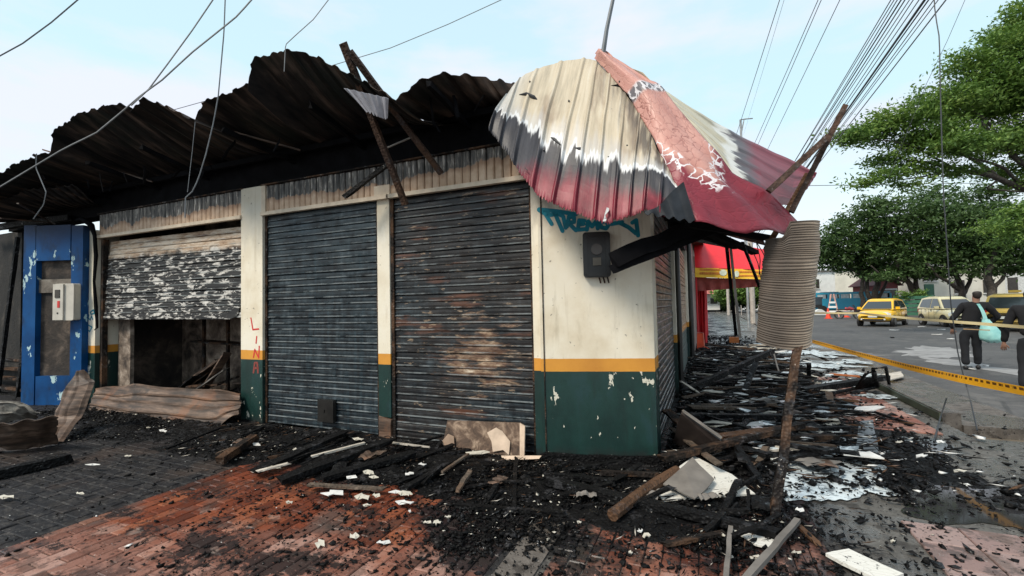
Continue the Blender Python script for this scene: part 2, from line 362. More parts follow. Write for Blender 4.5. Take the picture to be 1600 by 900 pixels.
# ================================================================ the burnt shop
XL, YF, YS = -9.70, 4.38, 4.455       # left end of bays, face of the pillars, plane of the shutters
shop = thing('burned_shop', 'fire-gutted corner shop with blackened roller shutters and cream, orange and green walls', 'building', (-5, 4.6, 0))
def part(name, mb, mat, **k): return mb.build(name, mat, shop, **k)
def wall_piece(name, x0, x1, z0=0, z1=3.27, y0=YF, y1=4.75, mat=None):
    return part(name, MB().box((x0, y0, z0), (x1, y1, z1)), mat or M['white_pillar'])
wall_piece('pillar', -10.22, XL, 0, 3.0, YF-.02, 4.7)
wall_piece('pillar', -6.05, -5.62, 0, 3.275, YF, 4.7)
wall_piece('pillar', -3.665, -3.485, 0.25, 2.86, YF+.025, 4.7)
part('post_base', MB().plank((-3.572, 4.45, -.01), (-3.575, 4.45, .27), .185, .12, 3, .05, side=(0, 1, 0)), M['rust_sheet'])
wall_piece('pillar', -1.665, -1.585, 0, 2.86, YF+.02, 4.7, M['painted'])
# corner wall, turned a little from the shop front
A2, B2 = Vector((-1.575, 4.355, 0)), Vector((-.50, 4.645, 0)); dAB = (B2-A2).normalized(); nAB = Vector((dAB.y, -dAB.x, 0))
mb = MB(); mb.add([A2, B2, (-.505, 4.95, 0), (-1.575, 4.95, 0), A2+Vector((0,0,3.5)), B2+Vector((0,0,3.5)), (-.505, 4.95, 3.5), (-1.575, 4.95, 3.5)],
    [(0,3,2,1),(4,5,6,7),(0,1,5,4),(1,2,6,5),(2,3,7,6),(3,0,4,7)])
part('corner_wall', mb, M['painted'])
# a seam line down the left of the corner wall
part('conduit', MB().tube([A2+dAB*.035+nAB*.006+Vector((0,0,z)) for z in (0.0, 1.0, 2.0, 2.95)], .006, 5), M['charbrown'])
# plinth under corner wall
part('plinth', MB().plank(A2+nAB*.03+Vector((0,0,.03)), B2+nAB*.03+Vector((.02,0,.03)), .05, .09, 8, .25), M['char'])
# black beam above the fascia and the dark body behind
wall_piece('lintel', -13.2, -.62, 3.275, 3.70, 4.47, 4.72, M['soot'])
part('rear_wall', MB().box((-13.2, 13.6, 0), (-.7, 13.9, 3.6)), M['scorchwall'])
part('ceiling', MB().box((-9.95, 4.72, 3.55), (-.62, 13.6, 3.62)), M['soot'])
# fascia: bays of upright boards with cap and moulding
bays = [(-9.70, -6.05, .099), (-5.62, -3.47, .0980), (-3.47, -1.575, .0997)]
for x0, x1, pw in bays:
    n = round((x1-x0)/pw); pw = (x1-x0)/n
    src = None
    for i in range(n):
        zc = Vector((x0+pw*(i+.5), YF+.03, 2.90))
        if src is None:
            m_ = MB(); q = pw/2-.004
            m_.add([(-q,0,0),(-q+.012,-.012,0),(q-.012,-.012,0),(q,0,0),(q,.02,0),(-q,.02,0)]+[(-q,0,.365),(-q+.012,-.012,.365),(q-.012,-.012,.365),(q,0,.365),(q,.02,.365),(-q,.02,.365)],
                   [(5,4,3,2,1,0),(6,7,8,9,10,11)]+[(j,(j+1)%6,(j+1)%6+6,j+6) for j in range(6)])
            src = m_.build('fascia_plank', M['fascia'], shop, loc=zc-shop.location)
        else:
            o = inst(src, zc-shop.location+Vector((0, random.uniform(-.004,.004), random.uniform(-.006,.004))), shop); o.rotation_euler = (0, random.uniform(-.012,.012), 0)
    part('fascia_backing', MB().box((x0+.002, YF+.06, 2.862), (x1-.002, YF+.10, 3.274)), M['charbrown'])
    part('moulding', MB().box((x0-.01, YF-.028, 2.850), (x1+.01, YF+.028, 2.898)), M['cream'])
    part('moulding', MB().plank((x0-.01, YF+.01, 3.278), (x1+.01, YF+.01, 3.278), .05, .018, 12, .1), M['charbrown'])
part('fascia_post', MB().box((-3.68, YF-.008, 2.90), (-3.45, YF+.04, 3.02)), M['cream'])
part('fascia_post', MB().box((-5.635, YF-.004, 2.90), (-5.56, YF+.03, 3.27)), M['cream'])
# roller shutters: a curtain of horizontal slats each
def slat_mesh(L, h):
    pr = [(0,0),(-.014,.002),(-.016,.010),(-.007,.018),(-.009,h*.55),(-.006,h-.010),(-.001,h-.004),(.006,h-.002),(.006,0)]
    mb = MB(); k = len(pr)
    mb.add([(-L/2, y, z) for y, z in pr]+[(L/2, y, z) for y, z in pr], [tuple(range(k)), tuple(range(2*k-1,k-1,-1))]+[(j, j+k, (j+1)%k+k, (j+1)%k) for j in range(k)])
    return mb
def shutter(x0, x1, z0, z1, n, mat, y=YS, jit=.006):
    h = (z1-z0)/n
    root = bpy.data.objects.new('roller_shutter', None); C.objects.link(root); root.parent = shop; root.location = Vector(((x0+x1)/2, y, z0))-shop.location
    src = None
    for i in range(n):
        if src is None:
            mb = slat_mesh(x1-x0, h); src = mb.build('slat', mat, root, loc=(0,0,0)); o = src
        else: o = inst(src, (0, 0, 0), root)
        o.location = (random.uniform(-.006,.006), random.uniform(-jit, jit), i*h); o.rotation_euler = (random.uniform(-.03,.03), random.uniform(-.0016,.0016), 0)
    return root
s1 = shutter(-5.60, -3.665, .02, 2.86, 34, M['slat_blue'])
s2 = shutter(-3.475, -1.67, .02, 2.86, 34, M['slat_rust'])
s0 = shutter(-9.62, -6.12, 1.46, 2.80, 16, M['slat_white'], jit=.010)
s0.rotation_euler = (R(-3), R(.35), 0)
for sl_ in s0.children: sl_.rotation_euler.y += random.uniform(-.006, .006)
part('shutter_end', MB().slab([(-9.62,YS-.02,1.45),(-6.35,YS-.03,1.43),(-6.2,YS-.03,1.47),(-6.13,YS-.03,1.62),(-6.15,YS-.03,1.64),(-6.45,YS-.028,1.49),(-9.62,YS-.02,1.50)], (0,-1,0), .012), M['slat_white'])
for x in (-5.61, -3.672, -3.457, -1.672): part('guide_rail', MB().box((x-.02, YS-.035, 0), (x+.02, YS-.012, 2.85)), M['charbrown'])
part('guide_rail', MB().box((-9.69, YS-.03, 0), (-9.62, YS+.05, 2.84)), M['charbrown'])
part('lock_box', MB().box((-4.62, YS-.075, .12), (-4.36, YS-.02, .40)).box((-4.53, YS-.085, .24), (-4.50, YS-.07, .28)), M['blackbox'])
part('inner_post', MB().plank((-9.38, 4.66, 0), (-9.38, 4.66, 1.7), .36, .06, 6, .04, side=(0, 1, 0)), scorched('scorched_board', (.04,.03,.025), (.17,.13,.10), (.40,.33,.27), 5))
# room behind the half open shutter
part('room_wall', MB().box((-9.66, 5.75, 0), (-6.0, 5.85, 3.56)), scorched('mottled_room_wall', (.03,.022,.018), (.20,.15,.115), (.50,.41,.33), 3.2)); part('room_wall', MB().box((-6.04, 4.75, 0), (-5.95, 7.2, 3.56)), M['scorchwall'])
part('room_wall', MB().box((-9.9, 4.75, 0), (-9.72, 7.2, 3.56)), M['scorchwall'])
for i in range(4): part('shelf_post', MB().plank((-8.6+i*.66, 5.5, 0), (-8.6+i*.66+random.uniform(-.1,.1), 5.45, 2.2), .05, .05, 5, .1), M['charbrown'])
part('shelf_board', MB().plank((-8.9, 5.55, 1.0), (-6.4, 5.5, .92), .3, .03, 6, .05), M['charbrown'])
for k in range(14):
    x = random.uniform(-9.0, -6.3); y = random.uniform(4.9, 5.5); a = random.uniform(-.7,.7); part('fallen_board', MB().plank((x, y, random.uniform(.05,.3)), (x+.9*math.cos(a), y+.2*math.sin(a), random.uniform(.3,.9)), random.uniform(.06,.22), .03, 5, .1), [M['rust_sheet'], M['charbrown'], M['cream'] if k == 3 else M['char']][k % 3])
# street side of the shop
def sideslats(y0, y1, z0, z1, n, mat):
    h = (z1-z0)/n; root = bpy.data.objects.new('roller_shutter', None); C.objects.link(root); root.parent = shop; root.location = Vector((-.56, (y0+y1)/2, z0))-shop.location; root.rotation_euler = (0, 0, R(90))
    src = None
    for i in range(n):
        if src is None: src = slat_mesh(y1-y0, h).build('slat', mat, root, loc=(0,0,0)); o = src
        else: o = inst(src, (0,0,0), root)
        o.location = (0, random.uniform(-.006,.006), i*h); o.rotation_euler = (random.uniform(-.04,.04), random.uniform(-.003,.003), 0)
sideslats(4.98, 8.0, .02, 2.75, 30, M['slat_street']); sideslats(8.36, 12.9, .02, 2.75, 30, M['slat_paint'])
for a, b in ((4.95, 4.98), (8.0, 8.36), (12.9, 13.9)): part('pillar', MB().box((-.85, a, 0), (-.5, b, 2.9)), M['painted'])
part('downpipe', MB().tube([(-.46, 8.15, 0), (-.46, 8.15, 2.9)], .04, 8), M['blackbox']); part('downpipe', MB().tube([(-.44, 13.2, 0), (-.44, 13.2, 3.3)], .06, 8), M['blackbox'])
part('street_fascia', MB().box((-.85, 4.96, 2.9), (-.52, 13.9, 3.5)), M['char'])
part('side_wall', MB().box((-13.3, 4.75, 0), (-13.1, 13.9, 3.2)), M['scorchwall'])
# roof sheets curled up by the heat, seen from below
def rib(u, per=.2):           # trapezoid corrugation
    f = (u/per) % 1.0
    return min(1, max(0, (f-.35)*9)) * min(1, max(0, (.80-f)*9))
def polyline(pts, k):
    pts = [Vector(p) for p in pts]; L = [0]
    for a, b in zip(pts, pts[1:]): L.append(L[-1]+(b-a).length)
    out = []; j = 0
    for i in range(k):
        t = L[-1]*i/(k-1)
        while j < len(L)-2 and L[j+1] < t: j += 1
        out.append(pts[j].lerp(pts[j+1], (t-L[j])/max(1e-9, L[j+1]-L[j])))
    return out
def roof_sheet(edge, yed, hx0, hx1, hz=3.71, hy=4.62, ni=None, sag=.05, dz0=0, dz1=0):
    e_ = [ony(p[0], p[1], p[2] if len(p) > 2 else yed) for p in edge]
    W = sum((b-a).length for a, b in zip(e_, e_[1:])); ni = ni or int(W/.028)
    E = polyline(e_, ni); P = []
    for i in range(ni):
        u = i/(ni-1); h = Vector((hx0+(hx1-hx0)*u, hy, hz+dz0+(dz1-dz0)*u)); rb = rib(u*W, .23)*.026; row = []; jag = .05*mnoise.noise(Vector((int(i/9)*1.7, yed, 3)))+.02*mnoise.noise(Vector((i*.3, yed, 6)))
        for j in range(13):
            v = j/12; p = h.lerp(E[i], v); p.z += rb - sag*math.sin(math.pi*v) + .04*mnoise.noise(Vector((p.x*1.3, p.y*1.3, 5)))
            if j == 12: p += (E[i]-h).normalized()*(jag+.02); 
            row.append(p)
        P.append(row)
    return part('roof_sheet', MB().grid(P, .004), M['roof'])
roof_sheet([(-90,330),(0,275),(40,250),(82,236)], 3.35, -11.9, -8.75, dz0=.12)
roof_sheet([(78,240),(84,212),(95,200),(130,178),(165,166),(196,168),(207,174)], 3.3, -8.8, -6.55)
roof_sheet([(203,175),(226,158),(262,172),(306,190)], 3.2, -6.6, -5.35, dz0=.02, dz1=.02)
roof_sheet([(302,192),(318,164),(345,152),(370,145),(392,136)], 3.35, -5.42, -4.45)
roof_sheet([(386,142),(392,112),(400,96),(440,80),(490,88),(536,110),(580,132),(622,155)], 3.3, -4.5, -2.6, sag=.12)
roof_sheet([(610,158,3.45),(650,128,3.5),(690,115,3.6),(745,122,3.9),(790,131,4.3),(806,136,4.45)], 3.45, -2.75, -1.55)
roof_sheet([(-90,345),(0,318),(40,300),(120,290)], 3.7, -12.6, -10.0, hz=3.5)
# light steel edges and purlins under the roof
for a, b in (((67,234),(238,284)), ((0,341),(80,348)), ((28,318),(85,350)), ((305,190),(470,235)), ((0,277),(60,282))):
    part('purlin', MB().plank(ony(a[0], a[1], 3.5), ony(b[0], b[1], 4.3), .03, .02, 4, .05), M['rust_sheet'])
part('purlin', MB().plank((-10.5, 4.35, 3.66), (-1.9, 4.35, 3.64), .06, .08, 20, .1), M['soot'])
for x in (-9.5, -8.1, -6.9, -5.1, -3.9, -2.4): part('rafter', MB().plank((x, 4.5, 3.55), (x+random.uniform(-.1,.1), 3.55, 3.66+random.uniform(-.05,.1)), .05, .07, 6, .2), M['soot'])
# torn light sheet hanging inside the gap
lt = plain('pale_torn_sheet', (.34,.34,.38), .5)
P = []
for i in range(22):
    u = i/21; a = ony(537+70*u, 138+16*u, 3.22); b = ony(572+34*u, 172+12*u+(4 if i % 3 else 0), 3.32); P.append([a.lerp(b, v/4)+Vector((0, -.02*rib(u*.9, .15), 0)) for v in range(5)])
part('torn_sheet', MB().grid(P, .004), lt)
# hanging scraps
for k in range(16):
    x = random.uniform(-9.4, -1.9); y = random.uniform(3.7, 4.3); part('hanging_scrap', MB().plank((x, y, 3.62), (x+random.uniform(-.25,.25), y+random.uniform(-.1,.1), 3.62-random.uniform(.1,.28)), random.uniform(.02,.05), .012, 4, .4), M['soot'])
# ---------------------------------------------------------------- paint marks on the shop (flat spray paint, 2 mm proud)
def strokes(name, lines, fn, mat, parent, wpx, n):
    mb = MB()
    for ln in lines:
        pts = [fn(*p) for p in ln]; 
        for a, b in zip(pts, pts[1:]):
            d = (b-a); 
            if d.length < 1e-6: continue
            d.normalize(); s = d.cross(n).normalized()*wpx; e_ = d*wpx*.5
            mb.add([a-s, b-s, b+s, a+s], [(0,1,2,3)])
        for ii, a in enumerate(pts):
            ux = n.cross(Vector((0,0,1))).normalized(); mb.add([a+n*.0004*(ii+1)+(ux*math.cos(k*.7854)+Vector((0,0,1))*math.sin(k*.7854))*wpx for k in range(8)], [tuple(range(8))])
    return mb.build(name, mat, parent)
def sprite(px, py, w_, h_, lines):   # letter strokes in a 0..1 cell -> pixel polylines
    return [[(px+x*w_, py+y*h_) for x, y in l] for l in lines]
fn_w = lambda x, y: onpl(x, y, A2+nAB*.002, nAB)
off = [0]
def teal_layer():
    T = [[(842,328),(852,334),(862,350)], [(842,327),(870,330),(900,335)], [(866,330),(872,345),(879,361)], [(846,331),(860,336),(875,333)], [(868,332),(880,338),(884,356)]]
    Rr = [[(886,354),(889,338),(897,340),(897,347),(888,348),(900,360)]]
    E_ = [[(913,345),(905,344),(903,359),(914,358)], [(904,351),(912,350)]]
    M_ = [[(917,359),(919,346),(925,354),(932,345),(934,357)]]
    O_ = [[(938,347),(946,346),(951,351),(947,357),(939,355),(938,347)]]
    rest = [[(955,350),(972,347)], [(968,348),(982,355),(994,365)], [(994,345),(997,368)], [(988,348),(994,344)]]
    return T+Rr+E_+M_+O_+rest
strokes('graffiti', teal_layer(), fn_w, M['teal_mark'], shop, .021, nAB)
fn_p = lambda x, y: ony(x, y, YF-.0025)
Ln = [[(392,497),(395,515)], [(395,515),(404,514)]]; In = [[(401,526),(400,536)]]; Nn = [[(396,558),(398,546),(404,559),(405,541)]]; An = [[(396,582),(398,567),(402,567),(403,582)], [(397,575),(403,575)]]
strokes('graffiti', Ln+In+Nn, fn_p, M['red_mark'], shop, .011, Vector((0,-1,0)))
strokes('graffiti', An, fn_p, M['red_old'], shop, .016, Vector((0,-1,0)))
strokes('graffiti', [[(592,505),(594,503),(595,510),(593,522)]], lambda x, y: ony(x, y, YF+.027), M['red_mark'], shop, .005, Vector((0,-1,0)))
curl = [[(130,522),(133,524),(134,530),(131,532),(128,529),(130,522)], [(130,500),(134,512),(140,518),(144,511),(138,508),(133,516)], [(137,505),(138,497),(141,500),(143,494),(145,499)], [(141,488),(146,484),(147,490),(142,491),(141,488)], [(134,472),(132,479),(136,482),(137,477),(134,478)], [(139,492),(137,499)]]
strokes('graffiti', curl, lambda x, y: ony(x, y, YF-.0225), M['teal_mark'], shop, .012, Vector((0,-1,0)))

# burnt meter box on the corner wall
def wallbox(name, label, px0, py0, px1, py1, P0, N0, depth, mats, inner):
    a = onpl(px0, py0, P0, N0); b = onpl(px1, py1, P0, N0); c = (a+b)/2; ux = Vector((-N0.y, N0.x, 0)); hw = abs((b-a).dot(ux))/2; hh = abs(a.z-b.z)/2
    t = thing(name, label, 'meter box', (c.x, c.y, c.z-hh)); Zv = Vector((0,0,1))
    mb = MB(); pr = []
    r_ = .03
    for cx_, cz_, a0 in ((hw-r_, hh-r_, 0), (-hw+r_, hh-r_, 90), (-hw+r_, -hh+r_, 180), (hw-r_, -hh+r_, 270)):
        for k in range(4): q = R(a0+k*30); pr.append(c+ux*(cx_+r_*math.cos(q))+Zv*(cz_+r_*math.sin(q))+N0*depth)
    mb.slab(pr, N0, depth); mb.build('housing', mats[0], t)
    inner(t, c+N0*depth, ux, Zv, hw, hh, N0); return t
def inn1(t, c, ux, Zv, hw, hh, N0):
    for k in (-1, 1):
        MB().obox(c+ux*hw*.8*k+N0*.006, ux, N0, Zv, hw*.12, .008, hh*.86).build('lid_rim', M['blackbox'], t)
        MB().obox(c+Zv*hh*.88*k+N0*.006, ux, N0, Zv, hw*.70, .007, hh*.07).build('lid_rim', M['blackbox'], t)
    MB().tube([c+N0*.001+Zv*hh*.22, c+N0*.03+Zv*hh*.22], hw*.42, 16).build('dial', plain('browned_glass', (.06,.045,.035), .25), t)
    MB().obox(c-Zv*hh*.32+N0*.012, ux, N0, Zv, hw*.3, .012, hh*.17).build('plate', plain('smoked_label', (.16,.14,.11), .6), t)
    for k in (.15, .45, .75): MB().tube([c-N0*.05+ux*hw*k-Zv*hh, c-N0*.05+ux*hw*(k+.1)-Zv*(hh+.06)], .008, 5).build('wire_stub', M['charbrown'], t)
wallbox('meter_box', 'scorched black electricity meter box on the cream corner wall', 910, 365, 954, 433, A2, nAB, .075, [M['blackbox']], inn1)
# blue wall with opening beside the left pillar
Pb = onz(35, 633); Pe = ony(128, 628, 4.26); Pe.z = 0; db = (Pe-Pb).normalized(); nb = Vector((db.y, -db.x, 0))
q_ = lambda x, y: onpl(x, y, Pb, nb)
bw = thing('blue_door_frame', 'blue painted door surround with chipped paint left of the white pillar', 'doorway', (Pb.x, Pb.y, 0))
def bq(name, x0, y0, x1, y1, mat, th=.14, offn=0.0, par=None):
    a, b = q_(x0, (y0+y1)/2), q_(x1, (y0+y1)/2); zt = q_((x0+x1)/2, y0).z; zb = q_((x0+x1)/2, y1).z
    n = nb; p = [Vector((a.x,a.y,zt)), Vector((b.x,b.y,zt)), Vector((b.x,b.y,zb)), Vector((a.x,a.y,zb))]; p = [v+n*offn for v in p]
    return MB().slab(p, n, th).build(name, mat, par or bw)
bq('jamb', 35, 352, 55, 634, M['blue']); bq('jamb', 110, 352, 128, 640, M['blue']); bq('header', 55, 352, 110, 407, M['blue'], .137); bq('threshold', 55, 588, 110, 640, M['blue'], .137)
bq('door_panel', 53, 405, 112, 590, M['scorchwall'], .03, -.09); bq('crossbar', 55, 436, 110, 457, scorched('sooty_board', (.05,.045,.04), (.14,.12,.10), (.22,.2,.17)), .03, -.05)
# grey meter box
def inn2(t, c, ux, Zv, hw, hh, N0):
    MB().obox(c-ux*hw*.45+N0*.012, ux, N0, Zv, hw*.52, .016, hh*.97).build('front_cover', M['greybox'], t)
    MB().obox(c-ux*hw*.48+N0*.032+Zv*hh*.45, ux, N0, Zv, hw*.24, .006, hh*.22).build('window', M['dark_glass'], t)
    MB().obox(c-ux*hw*.35+N0*.030-Zv*hh*.12, ux, N0, Zv, hw*.12, .004, hh*.18).build('sticker', M['red_mark'], t)
    MB().obox(c-ux*hw*.45+N0*.030-Zv*hh*.6, ux, N0, Zv, hw*.05, .006, hh*.04).build('latch', M['blackbox'], t)
wallbox('meter_box', 'pale grey electricity meter box with small window on the blue door surround', 97, 444, 126, 500, Pb+nb*.001, nb, .12, [M['greybox']], inn2)
# drooping burnt pipe left of the open shutter
tt = MB().tube([ony(118,345,4.2), ony(128,342,4.25), ony(143,352,4.3), ony(148,368,4.3), ony(150,400,4.32), ony(147,440,4.3), ony(150,480,4.32), ony(152,512,4.3), ony(147,516,4.28)], [.02,.04,.045,.028,.030,.020,.028,.016,.006], 7).build('melted_pipe', M['soot'])
tag(tt, 'melted black pipe drooping between white pillar and half open shutter', 'pipe')
# dark gutted unit at the far left
nl = thing('gutted_unit', 'dark gutted shop unit at the left edge, behind the blue door surround', 'building', (-12.6, 5, 0))
dkw = scorched('black_gutted_wall', (.002,.002,.002), (.008,.007,.006), (.05,.042,.035), 2.6); MB().box((-13.0, 5.1, 0), (-10.0, 5.2, 3.2)).build('inner_wall', dkw, nl)
MB().box((-17, 4.6, 0), (-13.0, 4.9, 3.3)).build('inner_wall', dkw, nl)
MB().plank((-14, 4.3, 3.35), (-10.6, 4.35, 3.30), .12, .12, 8, .2).build('beam', M['char'], nl)
for k in range(5): MB().plank((-14.5, 4.3+.1*k, .15+.17*k), (-11.0, 4.4+.1*k, .1+.16*k), .05, .14, 6, .12, side=(0,1,0)).build('fallen_beam', M['charbrown'], nl)
for k in range(3): MB().plank((-13+k*.8, 4.3, 0), (-12.6+k*.8, 4.4, 3.1), .07, .07, 5, .2).build('stud', M['char'], nl)
# ================================================================ corner canopy of crumpled sheets
def canopy_mat(name, hip=False):
    t = NT(name); s = t.sep(t.uv); u, v = s[0], s[1]
    zig = t.noise(1, 4, .62, t.comb(t.ma('MULTIPLY', u, 21), t.ma('MULTIPLY', v, 1.1)))
    g1 = lambda x: (x, x, x)
    vb = t.ramp(u, (0, g1(.58)), (.25, g1(.70)), (.5, g1(.66)), (.68, g1(.60)), (.80, g1(.50)), (.90, g1(.25)), (.97, g1(0)))
    am = t.ramp(u, (0, g1(1)), (.3, g1(.65)), (.6, g1(.48)), (1, g1(.3)))
    vr = t.ramp(u, (0, g1(1)), (.17, g1(1)), (.28, g1(.86)), (.42, g1(.82)), (.75, g1(.79)), (.88, g1(.74)), (.95, g1(.8))); vr = t.ma('ADD', vr, t.ma('MULTIPLY', t.ss(u, .22, .14), .3))
    k = t.ma('SUBTRACT', t.ma('ADD', v, t.ma('MULTIPLY', t.ma('SUBTRACT', zig, .5), am)), vb)
    str_ = t.noise(1, 5, .65, t.comb(t.ma('MULTIPLY', u, 46), t.ma('MULTIPLY', v, 2)))
    cream = t.ramp(str_, (.3, (.33,.29,.22)), (.5, (.50,.43,.32)), (.7, (.58,.53,.43)))
    cream = t.mix(t.ss(u, .20, .04), cream, (.50,.50,.48))
    br = t.ss(t.noise(1, 4, .6, t.comb(t.ma('MULTIPLY', u, 7), t.ma('MULTIPLY', v, 1.6), 2)), .50, .66)
    cream = t.mix(t.ma('MULTIPLY', br, .6), cream, (.22,.155,.11))
    sk = t.ma('MULTIPLY', t.ss(t.ma('SUBTRACT', t.ma('ADD', u, t.ma('MULTIPLY', t.ma('SUBTRACT', str_, .5), .5)), t.ma('MULTIPLY', v, .55)), .36, .62), t.ss(t.noise(1, 4, .6, t.comb(t.ma('MULTIPLY', u, 26), t.ma('MULTIPLY', v, 1.5), 5)), .38, .58)); cream = t.mix(t.ma('MULTIPLY', sk, .85), cream, (.07,.058,.052))
    chr_ = t.ramp(str_, (.3, (.018,.018,.023)), (.7, (.062,.062,.072)))
    red = t.ramp(t.noise(1, 5, .6, t.comb(t.ma('MULTIPLY', u, 18), t.ma('MULTIPLY', v, 7))), (.3, (.13,.015,.027)), (.55, (.21,.027,.043)), (.8, (.31,.065,.085)))
    grey = t.ss(k, -.20, -.06); cream = t.mix(t.ma('MULTIPLY', grey, .55), cream, (.50,.50,.50))
    c = t.mix(t.ma('MULTIPLY', t.ss(k, -.055, -.03), .95), cream, (.64,.65,.66)); c = t.mix(t.ss(k, -.006, .035), c, chr_)
    rr_ = t.ma('SUBTRACT', t.ma('ADD', v, t.ma('MULTIPLY', t.ma('SUBTRACT', zig, .5), .28)), vr); m_red = t.ma('MULTIPLY', t.ss(rr_, -.07, .09), t.ss(k, .01, .06)); c = t.mix(m_red, c, red)
    fl = t.ss(t.noise(1, 4, .7, t.comb(t.ma('MULTIPLY', u, 55), t.ma('MULTIPLY', v, 22))), .70, .73); c = t.mix(t.ma('MULTIPLY', fl, m_red), c, (.55,.52,.5))
    t.bump(t.ma('ADD', str_, t.noise(40, 3)), .25, .004)
    return t.fin(c, .45, 0, .3)
M['canopy'] = canopy_mat('burnt_red_canopy_sheet')
def cap_mat():
    t = NT('blistered_red_ridge_cap'); s = t.sep(t.uv); u, v = s[0], s[1]      # u across 0..1, v along 0..1
    p = t.comb(t.ma('MULTIPLY', u, 5.5), t.ma('MULTIPLY', v, 19))
    wv = t.n('ShaderNodeTexNoise'); t.l(p, wv.inputs['Vector']); wv.inputs['Scale'].default_value = 1.4
    pv = t.n('ShaderNodeVectorMath'); pv.operation = 'ADD'; t.l(p, pv.inputs[0]); t.l(wv.outputs['Color'], pv.inputs[1])
    d = t.vor(1.25, pv.outputs[0], 'DISTANCE_TO_EDGE')
    nz_ = t.noise(1, 4, .6, t.comb(t.ma('MULTIPLY', u, 4), t.ma('MULTIPLY', v, 9)))
    edge = t.ma('ADD', t.ma('ADD', v, t.ma('MULTIPLY', t.ma('ABSOLUTE', t.ma('SUBTRACT', u, .55)), .42)), t.ma('MULTIPLY', t.ma('SUBTRACT', nz_, .5), .16))   # pink inside, red outside
    pink = t.ramp(nz_, (.3, (.44,.205,.17)), (.7, (.56,.31,.26)))
    red = t.ramp(t.noise(1, 5, .6, t.comb(t.ma('MULTIPLY', u, 8), t.ma('MULTIPLY', v, 8))), (.3, (.15,.016,.028)), (.7, (.23,.028,.044)))
    edge = t.ma('MULTIPLY', edge, .80); m = t.ss(edge, .60, .66); c = t.mix(m, pink, red)
    dark = t.ma('MULTIPLY', t.ss(d, .055, .025), t.ma('MULTIPLY', t.ss(edge, .30, .40), t.ss(edge, .60, .56))); dark = t.ma('MULTIPLY', dark, t.ss(t.noise(1, 3, .5, t.comb(t.ma('MULTIPLY', u, 3), t.ma('MULTIPLY', v, 5), 4)), .42, .55)); c = t.mix(t.ma('MULTIPLY', dark, .6), c, (.16,.04,.035))
    band = t.ma('MULTIPLY', t.ss(edge, .575, .60), t.ss(edge, .69, .66)); wh = t.ma('MULTIPLY', t.ss(d, .10, .05), band); c = t.mix(wh, c, (.70,.66,.68))
    b2 = t.ma('MULTIPLY', t.ss(v, .235, .25), t.ss(v, .30, .285)); c = t.mix(b2, c, t.mix(t.ss(d, .14, .07), (.13,.12,.13), (.62,.60,.62)))
    t.bump(t.ma('ADD', t.ss(d, 0, .12), t.noise(25, 3)), .35, .006)
    return t.fin(c, .42, 0, .35)
M['cap'] = cap_mat()
canopy = thing('corner_canopy', 'crumpled dark red metal canopy with burnt cream top sagging over the shop corner', 'canopy', (-.3, 4.3, 2.0))
def lerp_list(L, k):
    out = []
    for i in range(k):
        t = i/(k-1)*(len(L)-1); j = min(int(t), len(L)-2); out.append(L[j].lerp(L[j+1], t-j))
    return out
prs = [((789,154),(763,203)), ((806,130),(775,215)), ((821,115),(790,236)), ((850,102),(812,270)), ((885,96),(838,304)), ((915,93),(866,321)), ((932,95),(895,329)), ((948,113),(922,342)),
       ((968,135),(950,349)), ((990,165),(972,341)), ((1006,192),(990,338)), ((1020,218),(1010,330)), ((1038,256),(1032,337)), ((1055,290),(1058,338)), ((1086,345),(1087,347))]
ty = [4.35,4.4,4.5,4.6,4.66,4.68,4.66,4.58,4.48,4.36,4.25,4.15,4.02,3.92,3.77]; by = [4.02,3.98,3.95,3.90,3.86,3.82,3.80,3.79,3.78,3.77,3.77,3.77,3.78,3.78,3.77]
T_ = [ony(a[0], a[1], y) for (a, b), y in zip(prs, ty)]; B_ = [ony(b[0], b[1], y) for (a, b), y in zip(prs, by)]
K = 330; T2 = lerp_list(T_, K); B2_ = lerp_list(B_, K)
nf = Vector((.15, -.85, .5)).normalized()
def split_build(name, T2, B2_, K, cuts, mat, par, ribw=12, amp=.030, nfv=nf, bow=.05, nj=26, sgn=1, edge=.012):
    cuts = [0]+cuts+[K-1]
    for ci, (a, b) in enumerate(zip(cuts, cuts[1:])):
        P = []
        for i in range(a, b+1):
            u = i/(K-1); ph = (u*ribw) % 1.0; r_ = min(1, max(0, (ph-.10)*13))*min(1, max(0, (.32-ph)*13)); row = []
            L = (B2_[i]-T2[i]).length
            jag = .012*math.sin(i*1.7)+.015*mnoise.noise(Vector((i*.35, 1.5, 0)))
            for j in range(nj):
                v = j/(nj-1); p = T2[i].lerp(B2_[i], v)
                am = amp*(.5+.9*v)*min(1, L/.5)
                p = p + nfv*(r_*am + bow*math.sin(math.pi*v)*min(1, L/.6) + .03*mnoise.noise(p*2.6) + ci*.004)
                wob = .006*mnoise.noise(Vector((u*30, v*5, 2))); p += Vector((wob, 0, wob*.6))
                if v > .97: p.z += jag - edge*r_
                row.append(p)
            P.append(row)
        mb = MB(); mb.grid(P, .004*sgn, uv=lambda s_, v_: (((a+s_*(b-a))/(K-1)), v_)); mb.build(name, mat, par)
split_build('canopy_sheet', T2, B2_, K, [82, 170, 236], M['canopy'], canopy)
